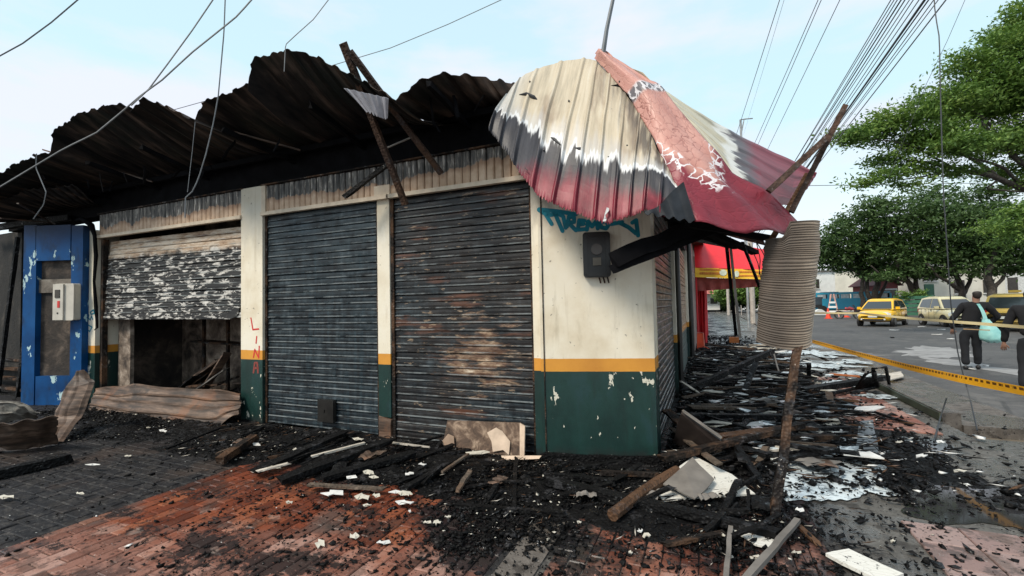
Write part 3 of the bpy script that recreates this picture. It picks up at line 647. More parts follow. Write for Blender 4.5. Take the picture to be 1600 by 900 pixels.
# street side sheet
pr2 = [((962,98),(1004,113)), ((1000,120),(1050,160)), ((1042,145),(1091,204)), ((1080,170),(1121,241)), ((1115,191),(1144,272)), ((1150,211),(1175,290)), ((1182,227),(1193,302)), ((1212,241),(1215,318)), ((1245,256),(1233,322)), ((1276,272),(1261,296))]
ya = [4.68,4.75,4.85,5.0,5.2,5.4,5.6,5.8,6.0,6.1]; yb = [4.50,4.40,4.30,4.28,4.28,4.35,4.45,4.7,5.2,5.9]
T3 = [ony(a[0], a[1], y) for (a, b), y in zip(pr2, ya)]; B3 = [ony(b[0], b[1], y) for (a, b), y in zip(pr2, yb)]
def canopy2():
    t = NT('burnt_red_street_sheet'); s = t.sep(t.uv); u, v = s[0], s[1]
    st = t.noise(1, 5, .65, t.comb(t.ma('MULTIPLY', u, 6), t.ma('MULTIPLY', v, 30))); k = t.ma('ADD', u, t.ma('MULTIPLY', t.ma('SUBTRACT', t.noise(1, 4, .6, t.comb(t.ma('MULTIPLY', u, 5), t.ma('MULTIPLY', v, 9))), .5), .22))
    cream = t.ramp(st, (.3, (.26,.24,.18)), (.5, (.50,.46,.34)), (.75, (.60,.57,.46))); ch = t.ramp(st, (.3, (.04,.04,.045)), (.7, (.12,.10,.11)))
    red = t.ramp(st, (.3, (.13,.014,.028)), (.6, (.22,.03,.048)), (.8, (.32,.08,.09)))
    c = t.mix(t.ss(k, .42, .46), cream, (.62,.62,.58)); c = t.mix(t.ss(k, .49, .52), c, ch); c = t.mix(t.ss(k, .55, .68), c, red); t.bump(st, .2, .004)
    return t.fin(c, .42)
Ksq = 90; T3l = lerp_list(T3, Ksq); B3l = lerp_list(B3, Ksq); P = []
for i in range(Ksq):
    u = i/(Ksq-1); row = []
    for j in range(40):
        v = j/39; p = T3l[i].lerp(B3l[i], v); ph = (v*3.6+.2) % 1; r_ = min(1, max(0, (ph-.25)*7))*min(1, max(0, (.7-ph)*7)); p += Vector((.1,-.5,.6))*(r_*.035*min(1, (u*2.5))) + Vector((0,0,.015*mnoise.noise(p*3))); row.append(p)
    P.append(row)
mb = MB(); mb.grid(P, -.004, uv=lambda a, b: (a, b)); mb.build('street_sheet', canopy2(), canopy)
# fall of the street sheet under the long corner, closing to the cap
# ridge cap: wide smooth strip running from the peak down to the outer corner
Lc = [(929,92),(952,117),(982,151),(1004,188),(1023,222),(1038,256),(1054,290),(1069,317),(1086,347)]; ly = [4.66,4.58,4.42,4.27,4.15,4.02,3.92,3.85,3.77]
Rc = [(948,84),(975,99),(1031,136),(1057,168),(1091,204),(1121,241),(1144,272),(1193,302),(1247,352)]; ry = [4.66,4.60,4.48,4.40,4.30,4.25,4.25,4.35,4.55]
Ll = lerp_list([ony(p[0], p[1], y-.025) for p, y in zip(Lc, ly)], 60); Rl = lerp_list([ony(p[0], p[1], y-.025) for p, y in zip(Rc, ry)], 60); P = []
bot = lerp_list([ony(1086,347,3.745), ony(1118,361,3.85), ony(1163,373,4.0), ony(1205,371,4.2), ony(1229,365,4.35), ony(1247,352,4.52)], 26)
for i in range(60):
    v = i/59; row = []
    for j in range(26):
        u = j/25; p = Ll[i].lerp(Rl[i], u); wt = (v**3); p = p + (bot[j]-Ll[59].lerp(Rl[59], u))*wt
        fold = .055*math.exp(-((u-.30)/.22)**2)*(1-v*.4) + .05*math.sin(math.pi*u)
        p += Vector((.2,-.8,.45))*(fold) + Vector((0,-.02,.02))*mnoise.noise(Vector((u*3, v*5, 1)))*1.4 + Vector((.15,-.7,.4))*(.03*v*math.sin(u*14)*v)
        if .235 < v < .30: p += Vector((.1,-.6,.3))*.02
        row.append(p)
    P.append(row)
mb = MB(); mb.grid(P, .005, uv=lambda a, b: (b, a)); mb.build('ridge_cap', M['cap'], canopy, smooth=True)
# crushed flap at the peak, dark rag where the sheets part at the bottom
P = [[ony(930+u*30+v*14, 84+v*24+u*8-8*math.sin(3*u), 4.62-.05*v)+Vector((0,-.02*math.sin(9*u), .02*math.sin(8*v+u*4))) for u in [k/8 for k in range(9)]] for v in [k/8 for k in range(9)]]
MB().grid(P, .005).build('peak_flap', plain('pink_flap', (.52,.27,.21), .5), canopy)
P = []
for i in range(24):
    u = i/23; a = ony(1006+62*u, 330-40*u+6*math.sin(u*5), 3.74); b = ony(1008+78*u, 333+14*u+3*math.sin(u*30), 3.72); P.append([a.lerp(b, k/6)+Vector((0,-.012*math.sin(u*13), 0)) for k in range(7)])
dk_ = plain('charred_sheet_paint', (.020,.024,.030), .5, 0, .5, 7); dk_.node_tree.nodes['Principled BSDF'].inputs['Specular IOR Level'].default_value = .15
MB().grid(P, .004).build('charred_sheet', dk_, canopy)
# timbers beneath
for a, b, w_ in (((1105,348,4.2),(958,404,3.95),.15), ((1112,360,4.25),(962,420,3.98),.085), ((1065,352,4.5),(1052,392,4.4),.05), ((1090,356,4.2),(1180,395,5.4),.08), ((1070,350,4.0),(1200,372,4.6),.07), ((1045,346,4.4),(1150,385,5.6),.1)):
    MB().plank(ony(*a), ony(*b), w_, .05, 6, .12, roll=R(90) if w_ > .08 else 0).build('burnt_timber', M['soot'], canopy)
MB().slab([ony(1055,348,4.3), ony(1190,372,4.6), ony(1196,384,6.0), ony(1150,372,7.5), ony(1078,352,7.5)], (0,0,-1), .02).build('soffit_board', M['char'], canopy)
pole = MB().tube([ony(941,92,4.6), ony(948,45,4.6), ony(961,-16,4.6)], [.026,.022,.018], 7).build('steel_rod', plain('grey_rod', (.13,.15,.17), .5)); tag(pole, 'thin grey rod standing up from the peak of the red canopy', 'pole')
# remains of the street awning beyond
aw = thing('burnt_awning_remains', 'blackened remains of the awning along the street front under the red canopy', 'awning', (0, 7, 2.9))
for k in range(7):
    y = 5.2+k*1.15; MB().plank((-.5, y, 3.15), (.35+random.uniform(-.1,.2), y+.1, 2.85), .07, .1, 5, .2).build('rafter', M['char'], aw)
P = [[Vector((-.5+.85*v+.03*math.sin(u*40), 4.9+u*6.5, 3.2-.28*v+.03*math.sin(u*60)+.06*math.sin(9*u*v))) for v in [k/6 for k in range(7)]] for u in [k/60 for k in range(61)]]
MB().grid(P, .004).build('metal_sheet', M['roof'], aw)
# hanging boards
b1 = thing('hanging_board', 'long half burnt board hanging from the canopy above the pavement', 'board', tuple(ony(1152,525,6.2)))
MB().plank(ony(1140,372,5.9), ony(1156,525,6.2), .075, .03, 8, .05, side=(1,0,0)).build('pale_face', plain('ash_grey_wood', (.30,.27,.24), .8), b1)
MB().plank(ony(1134,372,5.93), ony(1150,524,6.24), .09, .04, 8, .12, side=(1,0,0)).build('charred_face', M['char'], b1)
tag(MB().plank(ony(1160,378,5.0), ony(1196,472,5.3), .03, .02, 6, .15).build('hanging_lath', M['char']), 'thin charred lath dangling beside the rolled beige sheet', 'lath')
# ---------------------------------------------------------------- poles that cross above the shutters
brown = char_mat('scorched_brown_beam', (.07,.045,.035), .6, .7)
tag(MB().plank(ony(535,65,3.25), ony(633,318,4.15), .065, .05, 9, .05, side=(0,1,0)).build('roof_beam', brown), 'long brown scorched beam leaning down across the fascia, lower end over the shutter', 'beam')
tag(MB().plank(ony(546,80,3.3), ony(690,272,4.2), .06, .05, 9, .06, side=(0,1,0)).build('roof_beam', brown), 'second scorched beam crossing behind the long brown one at its top', 'beam')
tag(MB().plank(ony(537,309,4.05), ony(604,258,4.2), .055, .05, 5, .12).build('charred_stick', M['char']), 'short black charred stick angled across the fascia boards', 'stick')
tag(MB().plank(ony(602,232,4.0), ony(644,214,4.1), .018, .015, 4, .1).build('batten', plain('ash_batten', (.26,.24,.22), .8)), 'thin grey batten joining the two leaning beams', 'batten')
# slits, bolt heads and tears in the canopy sheets
def on_sheet(px, py):
    best = None
    for i in range(0, K, 3):
        for j in range(0, 21):
            p = T2[i].lerp(B2_[i], j/20); d = p-EYE; z = d.dot(fw); x = 800+FOC*d.dot(rt)/z; y = 450-FOC*d.dot(up)/z; q = (x-px)**2+(y-py)**2
            if best is None or q < best[0]: best = (q, p)
    p = best[1]; return EYE+ray(px, py)*(((p-EYE).dot(fw)-.05)/FOC)
slm = plain('sooty_slit', (.02,.02,.022), .6); rim_ = plain('ash_rim', (.45,.46,.46), .6)
for pts in ([(811,148),(822,147),(834,152),(843,160)], [(858,214),(866,218),(876,226)], [(897,231),(906,233),(916,236)], [(820,262),(824,266)], [(940,252),(952,253),(960,251)]):
    q = [on_sheet(*p) for p in pts]; n_ = len(q); rr = [.004]+[.020]*(n_-2)+[.004]
    MB().tube(q, rr, 6).build('burnt_slit', slm, canopy)
for k, (x, y) in enumerate(((828,128),(889,158),(956,172),(925,240),(951,246),(968,128),(905,180),(850,235),(980,228))):
    q = on_sheet(x, y); MB().tube([q, q-Vector((0,.012,-.004))], [.010,.007], 7).build('bolt_head', slm, canopy)
P = []
for i in range(14):
    u = i/13; a = on_sheet(948-6*u, 324+22*u); b = on_sheet(951-6*u+1.5*math.sin(u*9), 325+22*u); P.append([a, b])
MB().grid(P, .003).build('torn_edge', rim_, canopy)
# ================================================================ ground
def soot_node(t):
    """0..1 how much soot and wet ash covers the paving; a stain with a shape of its own"""
    x, y = t.X(), t.Y(); n = t.noise(1.15, 6, .66, off=(4, 2, 0)); n2 = t.noise(7, 5, .7)
    a = t.ma('ADD', y, t.ma('ADD', t.ma('MULTIPLY', t.ma('SUBTRACT', n, .5), 2.3), t.ma('MULTIPLY', t.ma('SUBTRACT', n2, .5), 1.1)))
    front = t.ss(a, 2.95, 3.45)
    bl = t.ma('SUBTRACT', 1.0, t.ma('ADD', t.ma('ABSOLUTE', t.ma('MULTIPLY', t.ma('SUBTRACT', x, -1.4), .95)), t.ma('ABSOLUTE', t.ma('MULTIPLY', t.ma('SUBTRACT', y, 3.0), 1.0))))
    blob = t.ss(t.ma('ADD', bl, t.ma('MULTIPLY', t.ma('SUBTRACT', n2, .5), 1.0)), .12, .35)
    right = t.ss(t.ma('ADD', x, t.ma('MULTIPLY', t.ma('SUBTRACT', n, .5), 2.0)), 1.25, .5)
    s_ = t.ma('MAXIMUM', t.ma('MULTIPLY', front, right), blob)
    return s_, n, n2
def grit(t, c, k=1.0):
    a = t.ss(t.noise(34, 3, .6), .60, .64); m = t.ss(t.noise(2.1, 4, .6, off=(7, 7, 0)), .35, .6); c = t.mix(t.ma('MULTIPLY', t.ma('MULTIPLY', a, m), .85*k), c, (.010,.010,.011))
    b = t.ss(t.noise(75, 2, .5, off=(1, 5, 0)), .70, .72); c = t.mix(t.ma('MULTIPLY', b, .55*k), c, (.45,.45,.43))
    d = t.ss(t.noise(5.5, 6, .7, off=(2, 9, 0)), .53, .60); return t.mix(t.ma('MULTIPLY', d, .6*k), c, (.025,.022,.020))
def brick_mat():
    t = NT('red_paving_brick'); x, y = t.X(), t.Y(); s_, n, n2 = soot_node(t)
    ix = t.ma('FLOOR', t.ma('DIVIDE', x, .104)); odd = t.ma('MULTIPLY', t.ma('MODULO', t.ma('ABSOLUTE', ix), 2), .5); iy = t.ma('FLOOR', t.ma('ADD', t.ma('DIVIDE', y, .208), odd))
    wn_ = t.n('ShaderNodeTexWhiteNoise'); wn_.noise_dimensions = '2D'; t.l(t.comb(ix, iy), wn_.inputs['Vector']); r = wn_.outputs['Value']
    pale = t.ramp(r, (0, (.15,.073,.055)), (.5, (.25,.125,.095)), (1, (.38,.24,.20)))
    red = t.ramp(r, (0, (.085,.023,.012)), (.5, (.165,.042,.020)), (1, (.26,.085,.040)))
    f = t.ss(t.ma('ADD', t.ma('ADD', y, t.ma('MULTIPLY', x, -.34)), t.ma('MULTIPLY', t.ma('SUBTRACT', n, .5), 2.6)), 2.7, 3.5)
    c = t.mix(f, pale, red)
    wet = t.ss(t.noise(1.6, 6, .65, off=(1, 7, 0)), .52, .62); c = t.mix(t.ma('MULTIPLY', wet, .70), c, (.032,.019,.017)); gr = t.ss(t.noise(.8, 5, .6, off=(3, 1, 0)), .53, .60); c = t.mix(t.ma('MULTIPLY', gr, .5), c, (.10,.085,.075))
    bk = t.ss(t.ma('ADD', t.ma('MULTIPLY', t.noise(1.7, 3, .5, sc=(.7, 1.3, 1), off=(6, 3, 0)), .62), t.ma('MULTIPLY', t.noise(16, 5, .75), .42)), .555, .585)
    c = t.mix(t.ma('MULTIPLY', bk, .88), c, (.012,.012,.013))
    c = t.mix(t.ma('MULTIPLY', t.ss(n2, .60, .68), .8), c, (.018,.015,.014)); c = t.mix(t.ma('MULTIPLY', s_, .93), c, (.012,.012,.014))
    lite = t.ss(t.noise(3.3, 4, .6, off=(9, 0, 0)), .60, .68); c = t.mix(t.ma('MULTIPLY', lite, .35), c, (.42,.31,.26))
    c = grit(t, c, .8); t.bump(t.noise(60, 5, .7), .5, .006)
    return t.fin(c, t.ma('ADD', t.ma('MULTIPLY', wet, -.28), t.ma('ADD', .62, t.ma('MULTIPLY', s_, -.15))), 0, t.ma('ADD', .15, t.ma('MULTIPLY', wet, .35)))
M['brick'] = brick_mat()
def dark_pave():
    t = NT('charcoal_paving'); s_, n, n2 = soot_node(t); b = t.noise(26, 4, .6)
    c = t.ramp(t.ma('ADD', t.ma('MULTIPLY', b, .5), t.ma('MULTIPLY', n2, .5)), (.34, (.006,.006,.008)), (.5, (.020,.020,.022)), (.66, (.070,.064,.060)))
    brn = t.ss(t.noise(1.4, 4), .5, .65); c = t.mix(t.ma('MULTIPLY', brn, .35), c, (.09,.06,.045)); c = t.mix(t.ma('MULTIPLY', s_, .75), c, (.013,.013,.015))
    c = grit(t, c, .8); t.bump(t.noise(50, 4), .5, .006); return t.fin(c, .6, 0, .16)
M['darkpave'] = dark_pave()
def concrete(name, a, b, c_, wetk=.5, soot=1):
    t = NT(name); s_, n, n2 = soot_node(t); b2 = t.noise(.9, 6, .65, off=(3, 3, 0))
    c = t.ramp(t.ma('ADD', t.ma('MULTIPLY', b2, .6), t.ma('MULTIPLY', t.noise(12, 5, .7), .4)), (.32, a), (.5, b), (.7, c_))
    wet = t.ss(b2, .47, .53); c = t.mix(t.ma('MULTIPLY', wet, wetk), c, tuple(q*.45 for q in b))
    c = t.mix(t.ma('MULTIPLY', t.ss(n2, .62, .70), .6), c, (.03,.03,.03))
    if soot: c = t.mix(t.ma('MULTIPLY', s_, .88), c, (.016,.016,.018))
    c = grit(t, c, 1.0); t.bump(t.noise(45, 5, .7), .6, .010)
    return t.fin(c, t.ma('ADD', t.ma('MULTIPLY', wet, -.52*min(1, wetk*1.8)), .68), 0, t.ma('ADD', .2, t.ma('MULTIPLY', wet, .6)))
M['concrete'] = concrete('stained_concrete', (.05,.048,.045), (.13,.125,.115), (.27,.25,.23))
M['pale_conc'] = concrete('pale_concrete', (.07,.062,.055), (.14,.125,.112), (.24,.22,.195), .6, 0)
def asphalt():
    t = NT('asphalt'); b = t.noise(.35, 6, .6); f = t.noise(7, 6, .75)
    c = t.ramp(t.ma('ADD', t.ma('MULTIPLY', b, .6), t.ma('MULTIPLY', f, .4)), (.32, (.040,.039,.040)), (.5, (.070,.068,.067)), (.7, (.125,.12,.115)))
    pt = t.ss(t.noise(.5, 3, .5, sc=(1, .25, 1), off=(8, 2, 0)), .58, .60); c = t.mix(t.ma('MULTIPLY', pt, .5), c, (.034,.034,.036)); c = t.mix(t.ma('MULTIPLY', t.ss(t.noise(1.7, 6, .7, off=(5,5,0)), .54, .62), .45), c, (.16,.15,.14)); c = t.mix(t.ma('MULTIPLY', t.ss(t.noise(30, 3, .6), .60, .66), .5), c, (.17,.16,.15))
    cx_ = t.ss(t.vor(.55, None, 'DISTANCE_TO_EDGE'), .012, .004); c = t.mix(t.ma('MULTIPLY', cx_, .6), c, (.03,.03,.03))
    t.bump(t.noise(90, 4, .8), .4, .004); return t.fin(c, .72)
M['asphalt'] = asphalt()
gm = plain('bare_earth_ground', (.12,.10,.075), .9, 0, .3, .3)
def sheet(name, pts, z, mat, z0=None, kind='structure'):
    mb = MB(); n = len(pts)
    if z0 is None: mb.add([(x, y, z) for x, y in pts], [tuple(range(n))])
    else: mb.slab([(x, y, z) for x, y in pts], (0,0,1), z-z0)
    return tag(mb.build(name, mat), kind=kind)
sheet('ground', [(-900,-900),(900,-900),(900,900),(-900,900)], -.16, gm)
sheet('road', [(3.6,-80),(200,-80),(200,240),(3.6,240)], -.10, M['asphalt'])
pav = tag(MB().box((-60,-30,-.4),(2.7,4.05,-.012)).box((-60,4.05,-.4),(3.1,6.6,-.012)).box((-60,6.6,-.4),(2.62,120,-.012)).build('pavement', M['concrete'], loc=(0,0,0)), kind='structure')
kerb = tag(MB().box((2.62,7.35,-.4),(2.80,10.2,.10)).box((2.80,7.3,-.4),(3.62,60,-.03)).box((3.15,4.2,-.4),(3.62,6.85,.09)).box((2.72,10.2,-.4),(2.80,60,.0)).box((2.7,-30,-.4),(3.62,4.0,-.005)).build('kerb', M['pale_conc']), kind='structure')
chn = plain('mossy_wet_stone', (.035,.045,.028), .5, 0, .4, 5)
tag(MB().plank((2.60, 7.36, .045), (2.60, 10.2, .045), .02, .10, 12, .08).build('channel_face', chn), kind='structure')
tag(MB().plank((3.12, 4.3, .03), (3.12, 6.8, .03), .02, .11, 8, .08).plank((3.16, 6.9, .03), (3.6, 6.9, .03), .02, .10, 4, .08).build('channel_face', chn), kind='structure')
tag(MB().plank((3.68, 6, -.088), (3.72, 13.5, -.088), .07, .012, 30, .3).build('gutter_line', M['soot']), kind='structure')
# brick paving: separate bricks where they show large, the rest joined
def brick_mb(hx, hy, h=.035, bev=.006):
    return MB().add([(-hx,-hy,-h),(hx,-hy,-h),(hx,hy,-h),(-hx,hy,-h),(-hx,-hy,-bev),(hx,-hy,-bev),(hx,hy,-bev),(-hx,hy,-bev),(-hx+bev,-hy+bev,0),(hx-bev,-hy+bev,0),(hx-bev,hy-bev,0),(-hx+bev,hy-bev,0)],
        [(8,9,10,11),(0,1,5,4),(1,2,6,5),(2,3,7,6),(3,0,4,7),(4,5,9,8),(5,6,10,9),(6,7,11,10),(7,4,8,11)])
def pave(name, spots, hx, hy, mat, nmax, parent, piece):
    spots = sorted(spots, key=lambda s: (s[0]**2+s[1]**2)); vis = []
    for s in spots:
        d = Vector((s[0], s[1], 0))-EYE; z = d.dot(fw)
        if z > .3:
            px = 800+FOC*d.dot(rt)/z; py = 450-FOC*d.dot(up)/z
            if -60 < px < 1660 and py < 960: vis.append(s)
    src = None
    for s in vis[:nmax]:
        if src is None: src = brick_mb(hx, hy).build(piece, mat, parent, loc=(s[0], s[1], 0)); o = src
        else: o = inst(src, (s[0], s[1], 0), parent)
        o.location.z = random.uniform(-.005,.002); o.rotation_euler = (random.uniform(-.016,.016), random.uniform(-.022,.022), random.uniform(-.01,.01))
    tb = brick_mb(hx, hy); V0 = np.array(tb.v); F0 = [f for f in tb.f]; vs = []; fs = []
    for s in vis[nmax:]:
        a = random.uniform(-.01,.01); b = random.uniform(-.012,.012); o = len(vs); dz = random.uniform(-.003,.002)
        vs += [(x+s[0], y+s[1], z+dz+a*y+b*x) for x, y, z in tb.v]; fs += [tuple(i+o for i in f) for f in F0]
    if vs: tag(MB().add(vs, fs).build(name, mat, parent), kind='stuff')
sp1 = []
for i in range(-42, -11):
    x = (i+.5)*.104
    if x > -1.22 or x < -4.36: continue
    for j in range(0, 22):
        y = (j+.5)*.208-(.104 if abs(i) % 2 else 0)
        if .8 < y < 4.3: sp1.append((x, y))
for i in range(-9, 6):
    x = (i+.5)*.104
    for j in range(8, 22):
        y = (j+.5)*.208-(.104 if abs(i) % 2 else 0)
        if y < 4.05+.6*(x > -.4): sp1.append((x, y))
pave('small_bricks', sp1, .049, .101, M['brick'], 290, pav, 'brick')
sp2 = []
for j in range(0, 42):
    y = .2+j*.104
    for i in range(0, 34):
        x = -4.47-i*.208-(.104 if j % 2 else 0)
        if y < 4.3: sp2.append((x, y))
dark = tag(MB().box((-60,-3,-.4),(-4.37,4.3,-.010)).build('ramp', M['darkpave'], loc=(0,0,0)), kind='structure')
pave('charcoal_bricks', sp2, .101, .049, M['darkpave'], 250, dark, 'brick')
def tile_mat(name, a, b, c_):
    t = NT(name); s_, n, n2 = soot_node(t); r = t.rnd(); c = t.ramp(r, (0, a), (.5, b), (1, c_)); st = t.ss(t.noise(3.5, 5, .65), .48, .62)
    c = t.mix(t.ma('MULTIPLY', st, .55), c, (.085,.06,.05)); c = t.mix(t.ma('MULTIPLY', t.ss(n2, .6, .68), .6), c, (.03,.025,.025)); c = t.mix(t.ma('MULTIPLY', s_, .7), c, (.02,.02,.02))
    c = grit(t, c, 1.0); t.bump(t.noise(50, 4), .4, .006); return t.fin(c, t.ma('SUBTRACT', .6, t.ma('MULTIPLY', st, .3)))
tl = tile_mat('red_clay_tile', (.19,.055,.03), (.30,.13,.095), (.42,.25,.20)); tl2 = tile_mat('pink_paving_tile', (.16,.095,.085), (.22,.14,.125), (.30,.21,.19))
src = None
for i in range(5):
    for j in range(10):
        x, y = .55+i*.405, 6.85+j*.405
        if src is None: src = brick_mb(.199, .199, .03).build('tile', tl, pav, loc=(x, y, .004)); o = src
        else: o = inst(src, (x, y, .004), pav)
        o.rotation_euler = (random.uniform(-.006,.006), random.uniform(-.006,.006), 0); o.location.z += random.uniform(-.003,.003)
src = None
for i in range(12):
    for j in range(9):
        x, y = 1.32+i*.302, 3.86-j*.302
        if x+.15 > 3.6: continue
        if src is None: src = brick_mb(.148, .148, .03).build('tile', tl2, pav, loc=(x, y, .004)); o = src
        else: o = inst(src, (x, y, .004), pav)
        o.rotation_euler = (random.uniform(-.006,.006), random.uniform(-.006,.006), 0)
tag(MB().box((-1.20, .8, -.1), (-.975, 4.3, -.002)).build('concrete_strip', M['pale_conc']), kind='structure')
tag(MB().box((2.05, 3.95, -.1), (3.14, 4.2, -.001)).build('concrete_strip', M['concrete']), kind='structure')
# old white road paint and pale patches (worn flat print)
def patch(name, pts, z, mat, jag=.06, n=60, seed=1, kind='structure', hgt=0):
    P_ = polyline([Vector((x, y, 0)) for x, y in pts+[pts[0]]], n)[:-1]; c = sum(P_, Vector())/len(P_); r = []
    for i, p in enumerate(P_):
        d = (p-c).normalized(); q = p+d*jag*(2*mnoise.noise(Vector((p.x*3, p.y*3, seed)))+mnoise.noise(Vector((p.x*11, p.y*11, seed)))); r.append((q.x, q.y, z))
    mb = MB()
    if hgt: mb.slab(r, (0,0,1), hgt)
    else: mb.add(r, [tuple(range(len(r)))])
    return tag(mb.build(name, mat), kind=kind)
G = lambda px, py, z=0: (lambda v: (v.x, v.y))(onz(px, py, z))
wp = plain('worn_road_paint', (.27,.265,.26), .75, 0, .3, 3)
patch('road_marking', [G(*p, -.1) for p in ((1400,548),(1440,540),(1500,545),(1520,556),(1460,560),(1415,557))], -.096, wp, .25)
patch('road_marking', [G(*p, -.1) for p in ((1440,558),(1500,562),(1560,575),(1600,578),(1620,592),(1560,582),(1500,572),(1450,566))], -.0955, wp, .2, seed=4)
patch('road_marking', [G(*p, -.1) for p in ((1290,556),(1330,548),(1395,556),(1350,566))], -.096, plain('dusty_asphalt', (.14,.135,.13), .8), .3, seed=6)
# pale wet film over the drive, sky reflection put into its colour, dark puddles
def sky_sheen():
    t = NT('painted_sky_sheen'); n = t.noise(9, 6, .7); n2 = t.noise(3, 4, .6, off=(2, 0, 0))
    c = t.ramp(t.ma('ADD', t.ma('MULTIPLY', n, .6), t.ma('MULTIPLY', n2, .4)), (.38, (.035,.04,.045)), (.45, (.20,.23,.25)), (.50, (.60,.67,.70)), (.75, (.76,.83,.86))); return t.fin(c, t.ma('ADD', .08, t.ma('MULTIPLY', n, .3)), 0, .6)
M['sky_sheen'] = sky_sheen()
patch('puddle', [G(*p) for p in ((1222,788),(1218,760),(1232,728),(1262,712),(1298,697),(1345,702),(1372,735),(1392,770),(1340,778),(1290,786))], .0035, M['sky_sheen'], .085, 220, 3)
wetm = NT('dark_water').fin((.03,.03,.032), .06, 0, .7)
patch('puddle', [G(*p) for p in ((1390,770),(1480,755),(1600,765),(1640,790),(1600,826),(1480,812),(1420,800))], -.006, wetm, .08, 120, 9)
patch('puddle', [G(*p) for p in ((1390,680),(1470,685),(1500,700),(1440,712),(1380,705))], -.007, wetm, .08, 90, 12)
patch('puddle', [G(*p) for p in ((1245,640),(1300,655),(1350,672),(1330,690),(1260,690),(1236,665))], .0062, M['sky_sheen'], .06, 120, 13)
for k, p in enumerate([(1180,600,.35),(1230,590,.5),(1290,572,.6),(1330,566,.45),(1160,622,.22),(1240,612,.3),(1310,600,.35),(1200,560,.5),(1170,545,.5),(1345,585,.4),(1270,552,.8),(1220,540,.9),(1120,600,.25),(1365,620,.25)]):
    c = onz(p[0], p[1]); r_ = p[2]; patch('puddle', [(c.x+r_*math.cos(a)*1.0, c.y+r_*.9*math.sin(a)) for a in [j*math.pi/4 for j in range(8)]], .0085+k*.0004, M['sky_sheen'], r_*.5, 60, 20+k)

# ================================================================ debris
def soot_py(x, y):
    n = mnoise.noise(Vector((x*.9, y*.9, 3))); m = mnoise.noise(Vector((x*3, y*3, 8)))
    if x < -.2: 
        f = (y-3.15+.5*n+.3*m)/.5
        b = .75-abs(x+1.4)-abs(y-3.0)+.3*m
        return max(0, min(1, max(f, b*3)))
    if y < 4.3: return max(0, min(1, (y-2.9+.6*n+.4*m)/.5))*max(0, min(1, (1.15-x+.4*n)/.5))
    return max(.0, min(1, (2.5-x+.5*n)/.8))*max(.25, min(1, (18-y)/8))
def chunks(name, n, region, smin, smax, mat, thr=.0, flat=.6, zoff=0.0, base=0.03, heap=0.0):
    V = []; F = []; oc = np.array([(1,0,0),(-1,0,0),(0,1,0),(0,-1,0),(0,0,1),(0,0,-1)], float); of = np.array([(0,2,4),(2,1,4),(1,3,4),(3,0,4),(2,0,5),(1,2,5),(3,1,5),(0,3,5)])
    k = 0; tries = 0
    while k < n and tries < n*30:
        tries += 1; x = random.uniform(region[0], region[1]); y = random.uniform(region[2], region[3]); d = soot_py(x, y)
        if random.random() > max(base, d) : continue
        if y > 4.3 and x < -.5: continue
        if x > 1.5 and y > 6.6 and random.random() < .75: continue
        if x > 1.35 and 4.5 < y < 6.6 and random.random() < .45: continue
        if .45 < x < 1.25 and 4.05 < y < 5.7 and random.random() < .72: continue
        s = smin+(smax-smin)*random.random()**2.5; r = np.linalg.qr(rng.normal(size=(3, 3)))[0]
        sc = np.array([s*random.uniform(.6,1.5), s*random.uniform(.5,1.1), s*random.uniform(.3,.8)])
        z = heap*max(0, d)*(.5+.5*mnoise.noise(Vector((x*2.2, y*2.2, 1))))*random.random()
        p = ((oc+rng.normal(size=oc.shape)*.28)*sc)@r; p[:,2] *= flat; p += (x, y, z+s*.3+zoff); V.append(p); F.append(of+6*k); k += 1
    return tag(npmesh(name, np.concatenate(V), np.concatenate(F), 3, mat), kind='stuff')
chunks('charcoal_debris', 9000, (-9.8, .6, 2.2, 4.35), .006, .035, M['char'], base=.02, heap=.06)
chunks('charcoal_debris', 9000, (-2.4, 1.4, 2.3, 4.7), .005, .030, M['char'], base=.16, heap=.03)
chunks('charcoal_debris', 4200, (-3.6, 1.4, 1.6, 3.4), .005, .022, M['char'], base=.30); chunks('charcoal_debris', 1800, (-12, -3, .6, 4.2), .006, .026, M['char'], base=.30)
chunks('charcoal_debris', 9000, (-.45, 2.6, 4.5, 12), .008, .05, M['char'], base=.15, heap=.07)
chunks('charcoal_debris', 4000, (-.45, 3.2, 10, 22), .015, .07, M['char'], base=.1, heap=.06)
chunks('charcoal_debris', 1500, (1.0, 3.6, 3.2, 8), .006, .030, M['char'], base=.4)
wfl = plain('pale_plaster', (.52,.49,.42), .8, 0, .25, 12); wfl2 = plain('white_plaster', (.66,.66,.64), .7, 0, .15, 12)
chunks('plaster_debris', 420, (-9.0, 1.4, 2.6, 4.35), .006, .026, wfl, base=.05, flat=.35, zoff=.012, heap=.05)
chunks('plaster_debris', 500, (-.45, 2.8, 4.5, 14), .010, .06, wfl2, base=.1, flat=.3, zoff=.015, heap=.05)
chunks('plaster_debris', 120, (-12, -3, .6, 4.0), .006, .022, wfl2, base=.3, flat=.35, zoff=.002)
